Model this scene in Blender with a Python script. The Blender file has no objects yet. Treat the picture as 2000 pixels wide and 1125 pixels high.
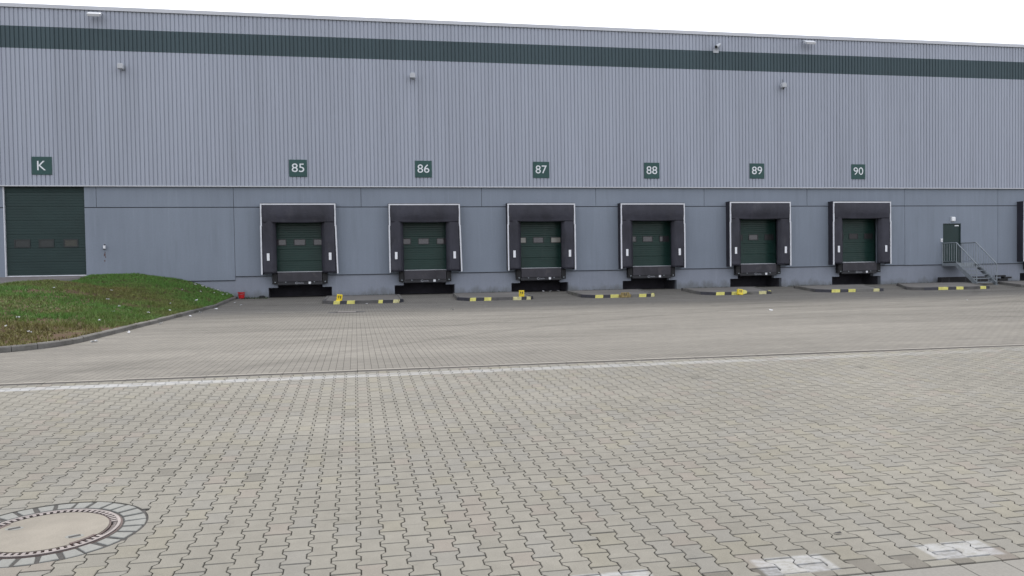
import bpy, bmesh, math, random
import numpy as np
from mathutils import Vector, Matrix

S = bpy.context.scene
C = S.collection
RA = math.radians

# ------------------------------------------------------------------ camera
cam_data = bpy.data.cameras.new("camera")
cam = bpy.data.objects.new("camera", cam_data)
C.objects.link(cam)
right = Vector((0.98198031, -0.18833333, -0.0156599))
up = Vector((0.02055301, 0.02405626, 0.99949931))
fwd = Vector((0.18786231, 0.9818105, -0.02749359))
m = Matrix((right, up, -fwd)).transposed().to_4x4()
m.translation = Vector((0, 0, 1.834))
cam.matrix_world = m
cam_data.sensor_width = 36.0
cam_data.lens = 1595.7 / 2000 * 36
cam_data.clip_start = 0.05
cam_data.clip_end = 2000
S.camera = cam

# ------------------------------------------------------------------ world, sun, exposure
SUN_EL = 48
world = bpy.data.worlds.new("World")
S.world = world
world.use_nodes = True
wn = world.node_tree.nodes
wl = world.node_tree.links
wn.clear()
wo = wn.new('ShaderNodeOutputWorld')
bg = wn.new('ShaderNodeBackground')
sky = wn.new('ShaderNodeTexSky')
sky.sky_type = 'NISHITA'
sky.sun_disc = False
sky.sun_elevation = RA(SUN_EL)
sky.sun_rotation = RA(0)
sky.air_density = 1.0
sky.dust_density = 3.0
cloud = wn.new('ShaderNodeMix')
cloud.data_type = 'RGBA'
cloud.inputs['Factor'].default_value = 0.72
cloud.inputs['B'].default_value = (10.8, 10.95, 11.7, 1)     # a thin closed cloud sheet in front of the blue
wl.new(sky.outputs[0], cloud.inputs['A'])
wl.new(cloud.outputs['Result'], bg.inputs['Color'])
bg.inputs['Strength'].default_value = 0.095
wl.new(bg.outputs[0], wo.inputs['Surface'])

sun_data = bpy.data.lights.new("sun", 'SUN')
sun_data.energy = 1.8
sun_data.angle = RA(14)
sun_data.color = (1.0, 0.95, 0.87)
sun = bpy.data.objects.new("sun", sun_data)
sun.rotation_euler = (RA(-(90 - SUN_EL)), 0, 0)
sun.location = (0, 60, 60)
C.objects.link(sun)

S.view_settings.view_transform = 'Standard'
S.view_settings.look = 'None'
S.view_settings.gamma = 1
S.view_settings.exposure = 0.78
S.render.engine = 'CYCLES'

rng = random.Random(7)
nrng = np.random.RandomState(11)

# ------------------------------------------------------------------ helpers
def tag(o, label=None, cat=None, group=None, kind=None):
    if label: o['label'] = label
    if cat: o['category'] = cat
    if group: o['group'] = group
    if kind: o['kind'] = kind
    return o

def empty(name, loc=(0, 0, 0)):
    o = bpy.data.objects.new(name, None)
    o.location = loc
    o.empty_display_size = 0.2
    C.objects.link(o)
    return o

def srgb(r, g, b):
    f = lambda c: (c / 255) / 12.92 if c / 255 < 0.04045 else ((c / 255 + 0.055) / 1.055) ** 2.4
    return (f(r), f(g), f(b), 1)

def mat(name, col, rough=0.6, metal=0.0, spec=0.5, noise=None, bump=None, ior=None):
    """noise = (scale xyz, amount, detail); bump = (scale, strength, distance)"""
    mm = bpy.data.materials.new(name)
    mm.use_nodes = True
    n = mm.node_tree.nodes; l = mm.node_tree.links
    p = n['Principled BSDF']
    p.inputs['Base Color'].default_value = (*col[:3], 1)
    p.inputs['Roughness'].default_value = rough
    p.inputs['Metallic'].default_value = metal
    p.inputs['Specular IOR Level'].default_value = spec
    if ior: p.inputs['IOR'].default_value = ior
    if noise or bump:
        tc0 = n.new('ShaderNodeTexCoord'); oi = n.new('ShaderNodeObjectInfo')
        va = n.new('ShaderNodeVectorMath'); va.operation = 'ADD'
        l.new(tc0.outputs['Object'], va.inputs[0]); l.new(oi.outputs['Location'], va.inputs[1])
        class _T: outputs = {'Object': va.outputs[0]}
        tc = _T
    if noise:
        layers = noise if isinstance(noise, list) else [noise]
        cur = None
        for sc, amt, det in layers:
            mp = n.new('ShaderNodeMapping'); mp.inputs['Scale'].default_value = sc
            l.new(tc.outputs['Object'], mp.inputs['Vector'])
            nt = n.new('ShaderNodeTexNoise'); nt.inputs['Scale'].default_value = 1.0; nt.inputs['Detail'].default_value = det
            l.new(mp.outputs[0], nt.inputs['Vector'])
            mr = n.new('ShaderNodeMapRange')
            mr.inputs['From Min'].default_value = 0.25; mr.inputs['From Max'].default_value = 0.75
            mr.inputs['To Min'].default_value = 1 - amt; mr.inputs['To Max'].default_value = 1 + amt
            l.new(nt.outputs['Fac'], mr.inputs['Value'])
            mx = n.new('ShaderNodeVectorMath'); mx.operation = 'SCALE'
            if cur is None:
                mx.inputs[0].default_value = col[:3]
            else:
                l.new(cur, mx.inputs[0])
            l.new(mr.outputs[0], mx.inputs['Scale'])
            cur = mx.outputs[0]
        l.new(cur, p.inputs['Base Color'])
    if bump:
        nt = n.new('ShaderNodeTexNoise'); nt.inputs['Scale'].default_value = bump[0]; nt.inputs['Detail'].default_value = 6
        l.new(tc.outputs['Object'], nt.inputs['Vector'])
        b = n.new('ShaderNodeBump'); b.inputs['Strength'].default_value = bump[1]; b.inputs['Distance'].default_value = bump[2]
        l.new(nt.outputs['Fac'], b.inputs['Height'])
        l.new(b.outputs[0], p.inputs['Normal'])
    return mm

class MB:
    """collects boxes, tubes and prisms into one mesh"""
    def __init__(self):
        self.bm = bmesh.new()
    def box(self, x0, x1, y0, y1, z0, z1, mi=0):
        vs = [self.bm.verts.new((x, y, z)) for x in (x0, x1) for y in (y0, y1) for z in (z0, z1)]
        for q in ((0, 1, 3, 2), (4, 6, 7, 5), (0, 4, 5, 1), (2, 3, 7, 6), (0, 2, 6, 4), (1, 5, 7, 3)):
            f = self.bm.faces.new([vs[i] for i in q]); f.material_index = mi
        return vs
    def quad(self, pts, mi=0):
        f = self.bm.faces.new([self.bm.verts.new(p) for p in pts]); f.material_index = mi
    def prism(self, pts, y0, y1, mi=0):
        """outline in x,z extruded along y"""
        a = [self.bm.verts.new((x, y0, z)) for x, z in pts]
        b = [self.bm.verts.new((x, y1, z)) for x, z in pts]
        k = len(pts)
        f = self.bm.faces.new(a); f.material_index = mi
        f = self.bm.faces.new(b[::-1]); f.material_index = mi
        for i in range(k):
            f = self.bm.faces.new([a[i], b[i], b[(i + 1) % k], a[(i + 1) % k]]); f.material_index = mi
    def slab(self, pts, z0, z1, mi=0):
        """outline in x,y extruded along z"""
        a = [self.bm.verts.new((x, y, z0)) for x, y in pts]
        b = [self.bm.verts.new((x, y, z1)) for x, y in pts]
        k = len(pts)
        self.bm.faces.new(a[::-1]).material_index = mi
        self.bm.faces.new(b).material_index = mi
        for i in range(k):
            self.bm.faces.new([a[i], a[(i + 1) % k], b[(i + 1) % k], b[i]]).material_index = mi
    def tube(self, p0, p1, r0, r1=None, seg=12, caps=True, mi=0):
        r1 = r0 if r1 is None else r1
        p0 = Vector(p0); p1 = Vector(p1)
        d = (p1 - p0).normalized()
        a = d.orthogonal().normalized(); b = d.cross(a)
        A = []; B = []
        for i in range(seg):
            t = 2 * math.pi * i / seg
            o = a * math.cos(t) + b * math.sin(t)
            A.append(self.bm.verts.new(p0 + o * r0)); B.append(self.bm.verts.new(p1 + o * r1))
        for i in range(seg):
            j = (i + 1) % seg
            self.bm.faces.new([A[i], A[j], B[j], B[i]]).material_index = mi
        if caps:
            self.bm.faces.new(A[::-1]).material_index = mi
            self.bm.faces.new(B).material_index = mi
    def bar(self, p0, p1, w, h, mi=0):
        """box beam between two points, w across, h in the upright direction"""
        p0 = Vector(p0); p1 = Vector(p1)
        d = (p1 - p0).normalized()
        u = Vector((0, 0, 1)) if abs(d.z) < 0.95 else Vector((0, 1, 0))
        s = d.cross(u).normalized(); u = s.cross(d).normalized()
        vs = []
        for P in (p0, p1):
            for a, b in ((-1, -1), (1, -1), (1, 1), (-1, 1)):
                vs.append(self.bm.verts.new(P + s * a * w / 2 + u * b * h / 2))
        for q in ((3, 2, 1, 0), (4, 5, 6, 7), (0, 1, 5, 4), (1, 2, 6, 5), (2, 3, 7, 6), (3, 0, 4, 7)):
            self.bm.faces.new([vs[i] for i in q]).material_index = mi
    def build(self, name, mats, parent=None, bevel=0, loc=None, smooth=False):
        bmesh.ops.recalc_face_normals(self.bm, faces=self.bm.faces[:])
        me = bpy.data.meshes.new(name)
        self.bm.to_mesh(me); self.bm.free()
        for x in (mats if isinstance(mats, (list, tuple)) else [mats]):
            me.materials.append(x)
        o = bpy.data.objects.new(name, me)
        C.objects.link(o)
        if loc: o.location = loc
        if parent: o.parent = parent
        if bevel:
            md = o.modifiers.new("bevel", 'BEVEL'); md.width = bevel; md.segments = 2; md.limit_method = 'ANGLE'
        if smooth:
            for p in me.polygons: p.use_smooth = True
        return o

def np_mesh(name, verts, faces, mats, parent=None, cols=None, attr='tint'):
    me = bpy.data.meshes.new(name)
    me.from_pydata(verts, [], faces)
    for x in (mats if isinstance(mats, (list, tuple)) else [mats]):
        me.materials.append(x)
    if cols is not None:
        ca = me.color_attributes.new(attr, 'FLOAT_COLOR', 'POINT')
        ca.data.foreach_set('color', np.asarray(cols, dtype=np.float32).ravel())
    o = bpy.data.objects.new(name, me)
    C.objects.link(o)
    if parent: o.parent = parent
    return o

def copy_tree(o, parent=None):
    c = o.copy(); C.objects.link(c)
    if parent: c.parent = parent
    for ch in list(o.children):
        copy_tree(ch, c)
    return c

def child(o, name):
    return [c for c in o.children if c.name.split('.')[0] == name]

def text_mesh(name, s, x0, x1, z0, z1, y, depth, material, parent, weight=0.0):
    """letters as raised mesh, fitted to a box on a plane that faces -Y"""
    cu = bpy.data.curves.new(name, 'FONT')
    cu.body = s; cu.extrude = 0.02; cu.offset = weight; cu.resolution_u = 6
    tmp = bpy.data.objects.new(name + '_tmp', cu)
    C.objects.link(tmp)
    dg = bpy.context.evaluated_depsgraph_get()
    me = bpy.data.meshes.new_from_object(tmp.evaluated_get(dg))
    bpy.data.objects.remove(tmp)
    co = np.array([v.co[:] for v in me.vertices])
    lo = co.min(0); hi = co.max(0)
    for v in me.vertices:
        u = (v.co.x - lo[0]) / (hi[0] - lo[0]); w = (v.co.y - lo[1]) / (hi[1] - lo[1]); t = (v.co.z - lo[2]) / (hi[2] - lo[2])
        v.co = (x0 + u * (x1 - x0), y - t * depth, z0 + w * (z1 - z0))
    me.materials.clear(); me.materials.append(material)
    o = bpy.data.objects.new(name, me); C.objects.link(o); o.parent = parent
    return o

# ------------------------------------------------------------------ ground height
YC = 11.465                       # drainage channel
ZC = 0.4065
A = 0.035455
YW = 38.5                         # facade plane
def gz(y):
    if y < -12: return A * -12
    if y < YC: return A * y
    if y < 33.4: return ZC + (0.392 - ZC) * (y - YC) / (33.4 - YC)
    if y < YW: return 0.392 + (0.535 - 0.392) * (y - 33.4) / (YW - 33.4)
    return 0.535

# ------------------------------------------------------------------ materials
def mat_cladding(name, col, spec=0.4, rough=0.45):
    return mat(name, col, rough, 0.0, spec, noise=[((0.9, 1, 0.12), 0.05, 3), ((6.0, 6.0, 0.25), 0.035, 4)])
M_clad = mat_cladding('silver_cladding', (0.325, 0.350, 0.408))
M_band = mat_cladding('green_grey_cladding', (0.050, 0.077, 0.087), spec=0.25)
M_trim = mat('pale_metal_trim', (0.50, 0.51, 0.54), 0.4, 0, noise=((0.7, 1, 1), 0.05, 3))
M_roof = mat('grey_roof_sheet', (0.22, 0.22, 0.23), 0.8, noise=((0.2, 0.2, 1), 0.1, 3))

def mat_concrete_panel(name, col):
    mm = mat(name, col, 0.75, 0, 0.3, noise=[((0.35, 1, 0.35), 0.07, 4), ((5.0, 1, 0.5), 0.035, 5), ((14, 14, 14), 0.035, 4)], bump=(30, 0.15, 0.01))
    n = mm.node_tree.nodes; l = mm.node_tree.links
    p = n['Principled BSDF']
    src = p.inputs['Base Color'].links[0].from_socket
    # pale drip marks and scuffs
    tc = n.new('ShaderNodeTexCoord')
    mp = n.new('ShaderNodeMapping'); mp.inputs['Scale'].default_value = (9, 1, 0.35)
    l.new(tc.outputs['Object'], mp.inputs['Vector'])
    nt = n.new('ShaderNodeTexNoise'); nt.inputs['Scale'].default_value = 1; nt.inputs['Detail'].default_value = 5; nt.inputs['Roughness'].default_value = 0.65
    l.new(mp.outputs[0], nt.inputs['Vector'])
    mr = n.new('ShaderNodeMapRange'); mr.inputs['From Min'].default_value = 0.58; mr.inputs['From Max'].default_value = 0.78; mr.inputs['To Max'].default_value = 0.42
    l.new(nt.outputs['Fac'], mr.inputs['Value'])
    mx = n.new('ShaderNodeMix'); mx.data_type = 'RGBA'
    l.new(mr.outputs[0], mx.inputs['Factor']); l.new(src, mx.inputs['A'])
    mx.inputs['B'].default_value = (col[0] * 1.35, col[1] * 1.33, col[2] * 1.3, 1)
    l.new(mx.outputs['Result'], p.inputs['Base Color'])
    return mm
M_panel = mat_concrete_panel('blue_grey_concrete', (0.208, 0.238, 0.283))
M_plinth = mat_concrete_panel('grey_plinth_concrete', (0.225, 0.246, 0.288))
M_joint = mat('dark_joint', (0.04, 0.045, 0.055), 0.9)
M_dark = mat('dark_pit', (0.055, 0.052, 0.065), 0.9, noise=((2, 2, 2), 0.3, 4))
M_fabric = mat('black_curtain_fabric', (0.029, 0.029, 0.040), 0.62, 0, 0.4, noise=[((1.3, 1.3, 1.1), 0.35, 4), ((9, 9, 3), 0.12, 4)], bump=(3.0, 0.35, 0.05))
M_body = mat('black_shelter_side', (0.018, 0.018, 0.027), 0.8, noise=((2, 2, 2), 0.25, 3))
M_white = mat('white_edge_strip', (0.62, 0.63, 0.66), 0.5, noise=((3, 3, 5), 0.08, 3))
M_mark = mat('white_guide_mark', (0.75, 0.76, 0.78), 0.5)
M_tag = mat('tan_tag', (0.30, 0.17, 0.11), 0.6)
M_door = mat('dark_green_door', (0.014, 0.040, 0.033), 0.33, 0, 0.32, noise=((1.4, 1, 2.5), 0.12, 3))
M_gate = mat('dark_green_gate', (0.015, 0.033, 0.031), 0.42, 0, 0.3, noise=((1.0, 1, 1.5), 0.12, 3))
M_black = mat('black_metal', (0.018, 0.018, 0.022), 0.55, noise=((4, 4, 4), 0.3, 3))
M_rubber = mat('black_rubber', (0.012, 0.012, 0.013), 0.8, bump=(20, 0.4, 0.01))
M_lip = mat('dirty_steel_plate', (0.032, 0.030, 0.037), 0.5, 0.2, noise=[((2.5, 2, 1.2), 0.35, 4)])
M_decal = mat('faded_decal', (0.34, 0.35, 0.38), 0.6)
M_rim = mat('window_rim', (0.012, 0.016, 0.016), 0.5)
M_pane = mat('cloudy_window_pane', (0.046, 0.042, 0.048), 0.12, 0, 0.6, ior=1.55, noise=((4, 4, 4), 0.12, 3))
M_pane_lit = mat('painted_lit_pane', (0.30, 0.29, 0.26), 0.3, 0, 0.5, noise=((6, 6, 6), 0.2, 3))  # light from inside the hall, put into a pale base colour
M_pane_dark = mat('dark_window_pane', (0.030, 0.028, 0.030), 0.35, 0, 0.4)
M_pane_brown = mat('brown_window_pane', (0.014, 0.018, 0.018), 0.3, 0, 0.5)
M_pane_tan = mat('tan_window_pane', (0.032, 0.032, 0.024), 0.3, 0, 0.5, noise=((6, 6, 9), 0.3, 3))
M_sign = mat('green_sign_plate', (0.016, 0.062, 0.056), 0.4, 0, 0.4, noise=((2, 2, 2), 0.12, 3))
M_letter = mat('white_lettering', (0.70, 0.72, 0.74), 0.5)
M_galv = mat('galvanised_steel', (0.235, 0.262, 0.28), 0.5, 0.25, noise=((5, 5, 5), 0.18, 4))
M_grate = mat('galvanised_grating', (0.20, 0.22, 0.24), 0.6, 0.2, noise=((8, 8, 8), 0.2, 3))
M_lamp = mat('pale_lamp_housing', (0.46, 0.48, 0.51), 0.45)
M_lens = mat('lamp_glass', (0.42, 0.43, 0.45), 0.12, 0, 0.5)
M_opal = mat('opal_lamp_cover', (0.82, 0.83, 0.84), 0.35)
M_red = mat('red_plastic', (0.42, 0.012, 0.014), 0.4, noise=((9, 9, 9), 0.12, 2))
M_kerb = mat('grey_kerbstone', (0.145, 0.140, 0.130), 0.9, 0, 0.2, noise=[((1.2, 1.2, 3), 0.22, 5), ((18, 18, 18), 0.12, 4)], bump=(45, 0.4, 0.01))
M_kerb_dark = mat('sooty_kerbstone', (0.095, 0.092, 0.090), 0.9, 0, 0.2, noise=[((3, 3, 3), 0.35, 5)], bump=(45, 0.4, 0.01))
M_yellow = mat('yellow_kerb_paint', (0.62, 0.58, 0.16), 0.6, 0, 0.35, noise=[((6, 6, 6), 0.16, 4)])
M_yellow_worn = mat('worn_yellow_kerb_paint', (0.50, 0.47, 0.24), 0.7, 0, 0.3, noise=[((9, 9, 9), 0.3, 5)])
M_brown_worn = mat('brown_worn_paint', (0.26, 0.20, 0.085), 0.8, 0, 0.3, noise=[((12, 12, 12), 0.45, 5)])
M_blackp = mat('black_kerb_paint', (0.022, 0.022, 0.030), 0.55, noise=[((7, 7, 7), 0.4, 4)])
M_sig = mat('signal_yellow_plastic', (0.74, 0.56, 0.03), 0.4, noise=((8, 8, 8), 0.1, 2))
M_litter = mat('white_litter', (0.62, 0.63, 0.64), 0.7)
M_island = mat('grey_island_paving', (0.165, 0.157, 0.145), 0.92, 0, 0.15, noise=[((0.8, 0.8, 1), 0.18, 4), ((14, 14, 1), 0.12, 4)])

# paving stones: every stone has its own tint
M_pave = bpy.data.materials.new('concrete_paving_stone'); M_pave.use_nodes = True
n = M_pave.node_tree.nodes; l = M_pave.node_tree.links
p = n['Principled BSDF']; p.inputs['Roughness'].default_value = 0.9; p.inputs['Specular IOR Level'].default_value = 0.2
at_ = n.new('ShaderNodeAttribute'); at_.attribute_name = 'tint'
tc = n.new('ShaderNodeTexCoord')
def _noise(scale, detail, lo, hi, tmin, tmax, vec=None, rough=0.5):
    t = n.new('ShaderNodeTexNoise'); t.inputs['Detail'].default_value = detail; t.inputs['Roughness'].default_value = rough
    mp = n.new('ShaderNodeMapping'); mp.inputs['Scale'].default_value = scale
    l.new(tc.outputs['Object'], mp.inputs['Vector']); l.new(mp.outputs[0], t.inputs['Vector']); t.inputs['Scale'].default_value = 1
    r = n.new('ShaderNodeMapRange'); r.inputs['From Min'].default_value = lo; r.inputs['From Max'].default_value = hi
    r.inputs['To Min'].default_value = tmin; r.inputs['To Max'].default_value = tmax
    l.new(t.outputs['Fac'], r.inputs['Value'])
    return r.outputs[0]
def _mul(a, b):
    x = n.new('ShaderNodeMath'); x.operation = 'MULTIPLY'; l.new(a, x.inputs[0])
    if isinstance(b, (int, float)): x.inputs[1].default_value = b
    else: l.new(b, x.inputs[1])
    return x.outputs[0]
g1 = _noise((0.35, 0.6, 1), 5, 0.3, 0.7, 0.88, 1.07)
g2 = _noise((9, 9, 9), 5, 0.3, 0.7, 0.94, 1.06)
g3 = _noise((230, 230, 230), 3, 0.3, 0.7, 0.84, 1.14)
g4 = _noise((1.8, 1.8, 2), 6, 0.62, 0.80, 1.0, 0.66, rough=0.7)
fac = _mul(_mul(_mul(g1, g2), g3), g4)
sc = n.new('ShaderNodeVectorMath'); sc.operation = 'SCALE'
l.new(at_.outputs['Color'], sc.inputs[0]); l.new(fac, sc.inputs['Scale'])
# old white road paint: lane line and a dashed row of marks
sep = n.new('ShaderNodeSeparateXYZ'); l.new(tc.outputs['Object'], sep.inputs[0])
def _band(sock, a, b, soft):
    r1 = n.new('ShaderNodeMapRange'); r1.inputs['From Min'].default_value = a - soft; r1.inputs['From Max'].default_value = a + soft
    r2 = n.new('ShaderNodeMapRange'); r2.inputs['From Min'].default_value = b - soft; r2.inputs['From Max'].default_value = b + soft
    r2.inputs['To Min'].default_value = 1; r2.inputs['To Max'].default_value = 0
    l.new(sock, r1.inputs['Value']); l.new(sock, r2.inputs['Value'])
    return _mul(r1.outputs[0], r2.outputs[0])
line = _band(sep.outputs['Y'], 10.96, 11.20, 0.012)
wear_x = n.new('ShaderNodeMapRange'); wear_x.inputs['From Min'].default_value = -6; wear_x.inputs['From Max'].default_value = 11
wear_x.inputs['To Min'].default_value = 1.0; wear_x.inputs['To Max'].default_value = 0.08
l.new(sep.outputs['X'], wear_x.inputs['Value'])
wear = _noise((3.0, 9.0, 1), 5, 0.34, 0.56, 0.35, 1.0, rough=0.7)
line = _mul(_mul(line, wear_x.outputs[0]), wear)
# dashes every 1.04 m
md_ = n.new('ShaderNodeMath'); md_.operation = 'ADD'; md_.inputs[1].default_value = 0.0 - 1.09 + 10.4
l.new(sep.outputs['X'], md_.inputs[0])
mo = n.new('ShaderNodeMath'); mo.operation = 'MODULO'; mo.inputs[1].default_value = 1.04
l.new(md_.outputs[0], mo.inputs[0])
dash = _mul(_band(mo.outputs[0], 0.02, 0.45, 0.012), _band(sep.outputs['Y'], 4.02, 4.24, 0.012))
dash = _mul(_mul(dash, 0.78), _noise((16, 30, 1), 6, 0.36, 0.60, 0.35, 1.0, rough=0.75))
mxp = n.new('ShaderNodeMath'); mxp.operation = 'MAXIMUM'; l.new(line, mxp.inputs[0]); l.new(dash, mxp.inputs[1])
pf = _mul(mxp.outputs[0], 0.50)
paint = n.new('ShaderNodeMix'); paint.data_type = 'RGBA'
l.new(pf, paint.inputs['Factor']); l.new(sc.outputs[0], paint.inputs['A']); paint.inputs['B'].default_value = (0.50, 0.52, 0.55, 1)
l.new(paint.outputs['Result'], p.inputs['Base Color'])
bt = n.new('ShaderNodeTexNoise'); bt.inputs['Scale'].default_value = 260; bt.inputs['Detail'].default_value = 3
l.new(tc.outputs['Object'], bt.inputs['Vector'])
bb = n.new('ShaderNodeBump'); bb.inputs['Strength'].default_value = 0.35; bb.inputs['Distance'].default_value = 0.004
l.new(bt.outputs['Fac'], bb.inputs['Height']); l.new(bb.outputs[0], p.inputs['Normal'])

# rectangular brick paving beyond the channel
M_yard = bpy.data.materials.new('rectangular_brick_paving'); M_yard.use_nodes = True
n = M_yard.node_tree.nodes; l = M_yard.node_tree.links
p = n['Principled BSDF']; p.inputs['Roughness'].default_value = 0.9; p.inputs['Specular IOR Level'].default_value = 0.2
tc = n.new('ShaderNodeTexCoord')
sep = n.new('ShaderNodeSeparateXYZ'); l.new(tc.outputs['Object'], sep.inputs[0])
cmb = n.new('ShaderNodeCombineXYZ'); l.new(sep.outputs['Y'], cmb.inputs['X']); l.new(sep.outputs['X'], cmb.inputs['Y'])
bk = n.new('ShaderNodeTexBrick'); bk.offset = 0.5
bk.inputs['Scale'].default_value = 1; bk.inputs['Brick Width'].default_value = 0.2; bk.inputs['Row Height'].default_value = 0.1
bk.inputs['Mortar Size'].default_value = 0.0045; bk.inputs['Mortar Smooth'].default_value = 0.3; bk.inputs['Bias'].default_value = 0
bk.inputs['Color1'].default_value = (0.182, 0.172, 0.151, 1); bk.inputs['Color2'].default_value = (0.163, 0.155, 0.137, 1)
bk.inputs['Mortar'].default_value = (0.070, 0.065, 0.057, 1)
l.new(cmb.outputs[0], bk.inputs['Vector'])
y1 = _noise((0.07, 0.34, 1), 5, 0.3, 0.7, 0.82, 1.13)
y2 = _noise((0.22, 1.6, 1), 5, 0.45, 0.75, 1.04, 0.80, rough=0.6)       # tyre-worn streaks along the docks
y3 = _noise((1.6, 3.0, 1), 6, 0.3, 0.7, 0.92, 1.07)
y4 = _noise((0.35, 7.0, 1), 5, 0.60, 0.72, 1.0, 0.62, rough=0.7)
# tyre dirt near the docks, with the building's soft shade painted into the same darkening
dirt_shade = n.new('ShaderNodeMapRange'); dirt_shade.inputs['From Min'].default_value = 23; dirt_shade.inputs['From Max'].default_value = 31
dirt_shade.inputs['To Min'].default_value = 1.0; dirt_shade.inputs['To Max'].default_value = 0.88
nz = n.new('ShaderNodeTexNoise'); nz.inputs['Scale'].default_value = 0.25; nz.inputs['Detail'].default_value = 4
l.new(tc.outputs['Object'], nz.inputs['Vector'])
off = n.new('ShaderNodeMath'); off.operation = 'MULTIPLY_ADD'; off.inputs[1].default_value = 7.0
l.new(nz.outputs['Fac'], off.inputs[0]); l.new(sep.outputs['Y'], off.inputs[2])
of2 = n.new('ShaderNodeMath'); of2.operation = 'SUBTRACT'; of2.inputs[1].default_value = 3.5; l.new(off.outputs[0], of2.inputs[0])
l.new(of2.outputs[0], dirt_shade.inputs['Value'])
fac = _mul(_mul(_mul(_mul(y1, y2), y3), y4), dirt_shade.outputs[0])
for (ax_, ay_, ar_, aw_, ak_) in ((24.0, -6.0, 31.5, 0.16, 0.86), (24.0, -6.0, 33.6, 0.16, 0.88), (3.0, 50.0, 30.2, 0.14, 0.90), (3.0, 50.0, 32.2, 0.14, 0.90), (-4.0, -2.0, 29.5, 0.15, 0.90), (-4.0, -2.0, 27.5, 0.15, 0.88), (13.0, 46.0, 22.5, 0.14, 0.86), (13.0, 46.0, 24.4, 0.14, 0.88), (30, 40, 19.0, 0.15, 0.88), (30, 40, 17.1, 0.15, 0.88)):
    cb_ = n.new('ShaderNodeCombineXYZ'); l.new(sep.outputs['X'], cb_.inputs['X']); l.new(sep.outputs['Y'], cb_.inputs['Y'])
    ds = n.new('ShaderNodeVectorMath'); ds.operation = 'DISTANCE'; ds.inputs[1].default_value = (ax_, ay_, 0); l.new(cb_.outputs[0], ds.inputs[0])
    sb = n.new('ShaderNodeMath'); sb.operation = 'SUBTRACT'; sb.inputs[1].default_value = ar_; l.new(ds.outputs['Value'], sb.inputs[0])
    ab = n.new('ShaderNodeMath'); ab.operation = 'ABSOLUTE'; l.new(sb.outputs[0], ab.inputs[0])
    r_ = n.new('ShaderNodeMapRange'); r_.inputs['From Min'].default_value = aw_ * 0.5; r_.inputs['From Max'].default_value = aw_ * 1.5
    r_.inputs['To Min'].default_value = ak_; r_.inputs['To Max'].default_value = 1.0; l.new(ab.outputs[0], r_.inputs['Value'])
    fac = _mul(fac, r_.outputs[0])
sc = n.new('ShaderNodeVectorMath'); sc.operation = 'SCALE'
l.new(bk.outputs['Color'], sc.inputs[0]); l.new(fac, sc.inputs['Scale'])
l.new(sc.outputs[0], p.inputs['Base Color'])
bb = n.new('ShaderNodeBump'); bb.inputs['Strength'].default_value = 0.5; bb.inputs['Distance'].default_value = 0.006; bb.invert = True
l.new(bk.outputs['Fac'], bb.inputs['Height']); l.new(bb.outputs[0], p.inputs['Normal'])

def tweak(mm, fn):
    n = mm.node_tree.nodes; l = mm.node_tree.links; p = n['Principled BSDF']
    src = p.inputs['Base Color'].links[0].from_socket
    l.new(fn(n, l, src), p.inputs['Base Color'])
def n_noise(n, l, scale, detail, lo, hi, a, b, rough=0.5, shift=True):
    tc = n.new('ShaderNodeTexCoord'); oi = n.new('ShaderNodeObjectInfo'); va = n.new('ShaderNodeVectorMath'); va.operation = 'ADD'
    l.new(tc.outputs['Object'], va.inputs[0]); l.new(oi.outputs['Location'], va.inputs[1])
    mp = n.new('ShaderNodeMapping'); mp.inputs['Scale'].default_value = scale; l.new(va.outputs[0], mp.inputs['Vector'])
    t = n.new('ShaderNodeTexNoise'); t.inputs['Scale'].default_value = 1; t.inputs['Detail'].default_value = detail; t.inputs['Roughness'].default_value = rough
    l.new(mp.outputs[0], t.inputs['Vector'])
    r = n.new('ShaderNodeMapRange'); r.inputs['From Min'].default_value = lo; r.inputs['From Max'].default_value = hi
    r.inputs['To Min'].default_value = a; r.inputs['To Max'].default_value = b
    l.new(t.outputs['Fac'], r.inputs['Value']); return r.outputs[0]
def n_mix(n, l, fac, a, col):
    mx = n.new('ShaderNodeMix'); mx.data_type = 'RGBA'; l.new(fac, mx.inputs['Factor']); l.new(a, mx.inputs['A']); mx.inputs['B'].default_value = (*col, 1)
    return mx.outputs['Result']
# cladding: sheet to sheet tone, and rain streaks
def sheets(amt):
    def fn(n, l, src):
        tc = n.new('ShaderNodeTexCoord'); sp = n.new('ShaderNodeSeparateXYZ'); l.new(tc.outputs['Object'], sp.inputs[0])
        d = n.new('ShaderNodeMath'); d.operation = 'DIVIDE'; d.inputs[1].default_value = 1.047; l.new(sp.outputs['X'], d.inputs[0])
        fl = n.new('ShaderNodeMath'); fl.operation = 'FLOOR'; l.new(d.outputs[0], fl.inputs[0])
        w = n.new('ShaderNodeTexWhiteNoise'); w.noise_dimensions = '1D'; l.new(fl.outputs[0], w.inputs['W'])
        r = n.new('ShaderNodeMapRange'); r.inputs['To Min'].default_value = 1 - amt; r.inputs['To Max'].default_value = 1 + amt; l.new(w.outputs['Value'], r.inputs['Value'])
        st = n_noise(n, l, (3.0, 1, 0.10), 5, 0.52, 0.78, 1.0, 0.86, 0.6)
        m_ = n.new('ShaderNodeMath'); m_.operation = 'MULTIPLY'; l.new(r.outputs[0], m_.inputs[0]); l.new(st, m_.inputs[1])
        v = n.new('ShaderNodeVectorMath'); v.operation = 'SCALE'; l.new(src, v.inputs[0]); l.new(m_.outputs[0], v.inputs['Scale'])
        return v.outputs[0]
    return fn
tweak(M_clad, sheets(0.028)); tweak(M_band, sheets(0.05))
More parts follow.
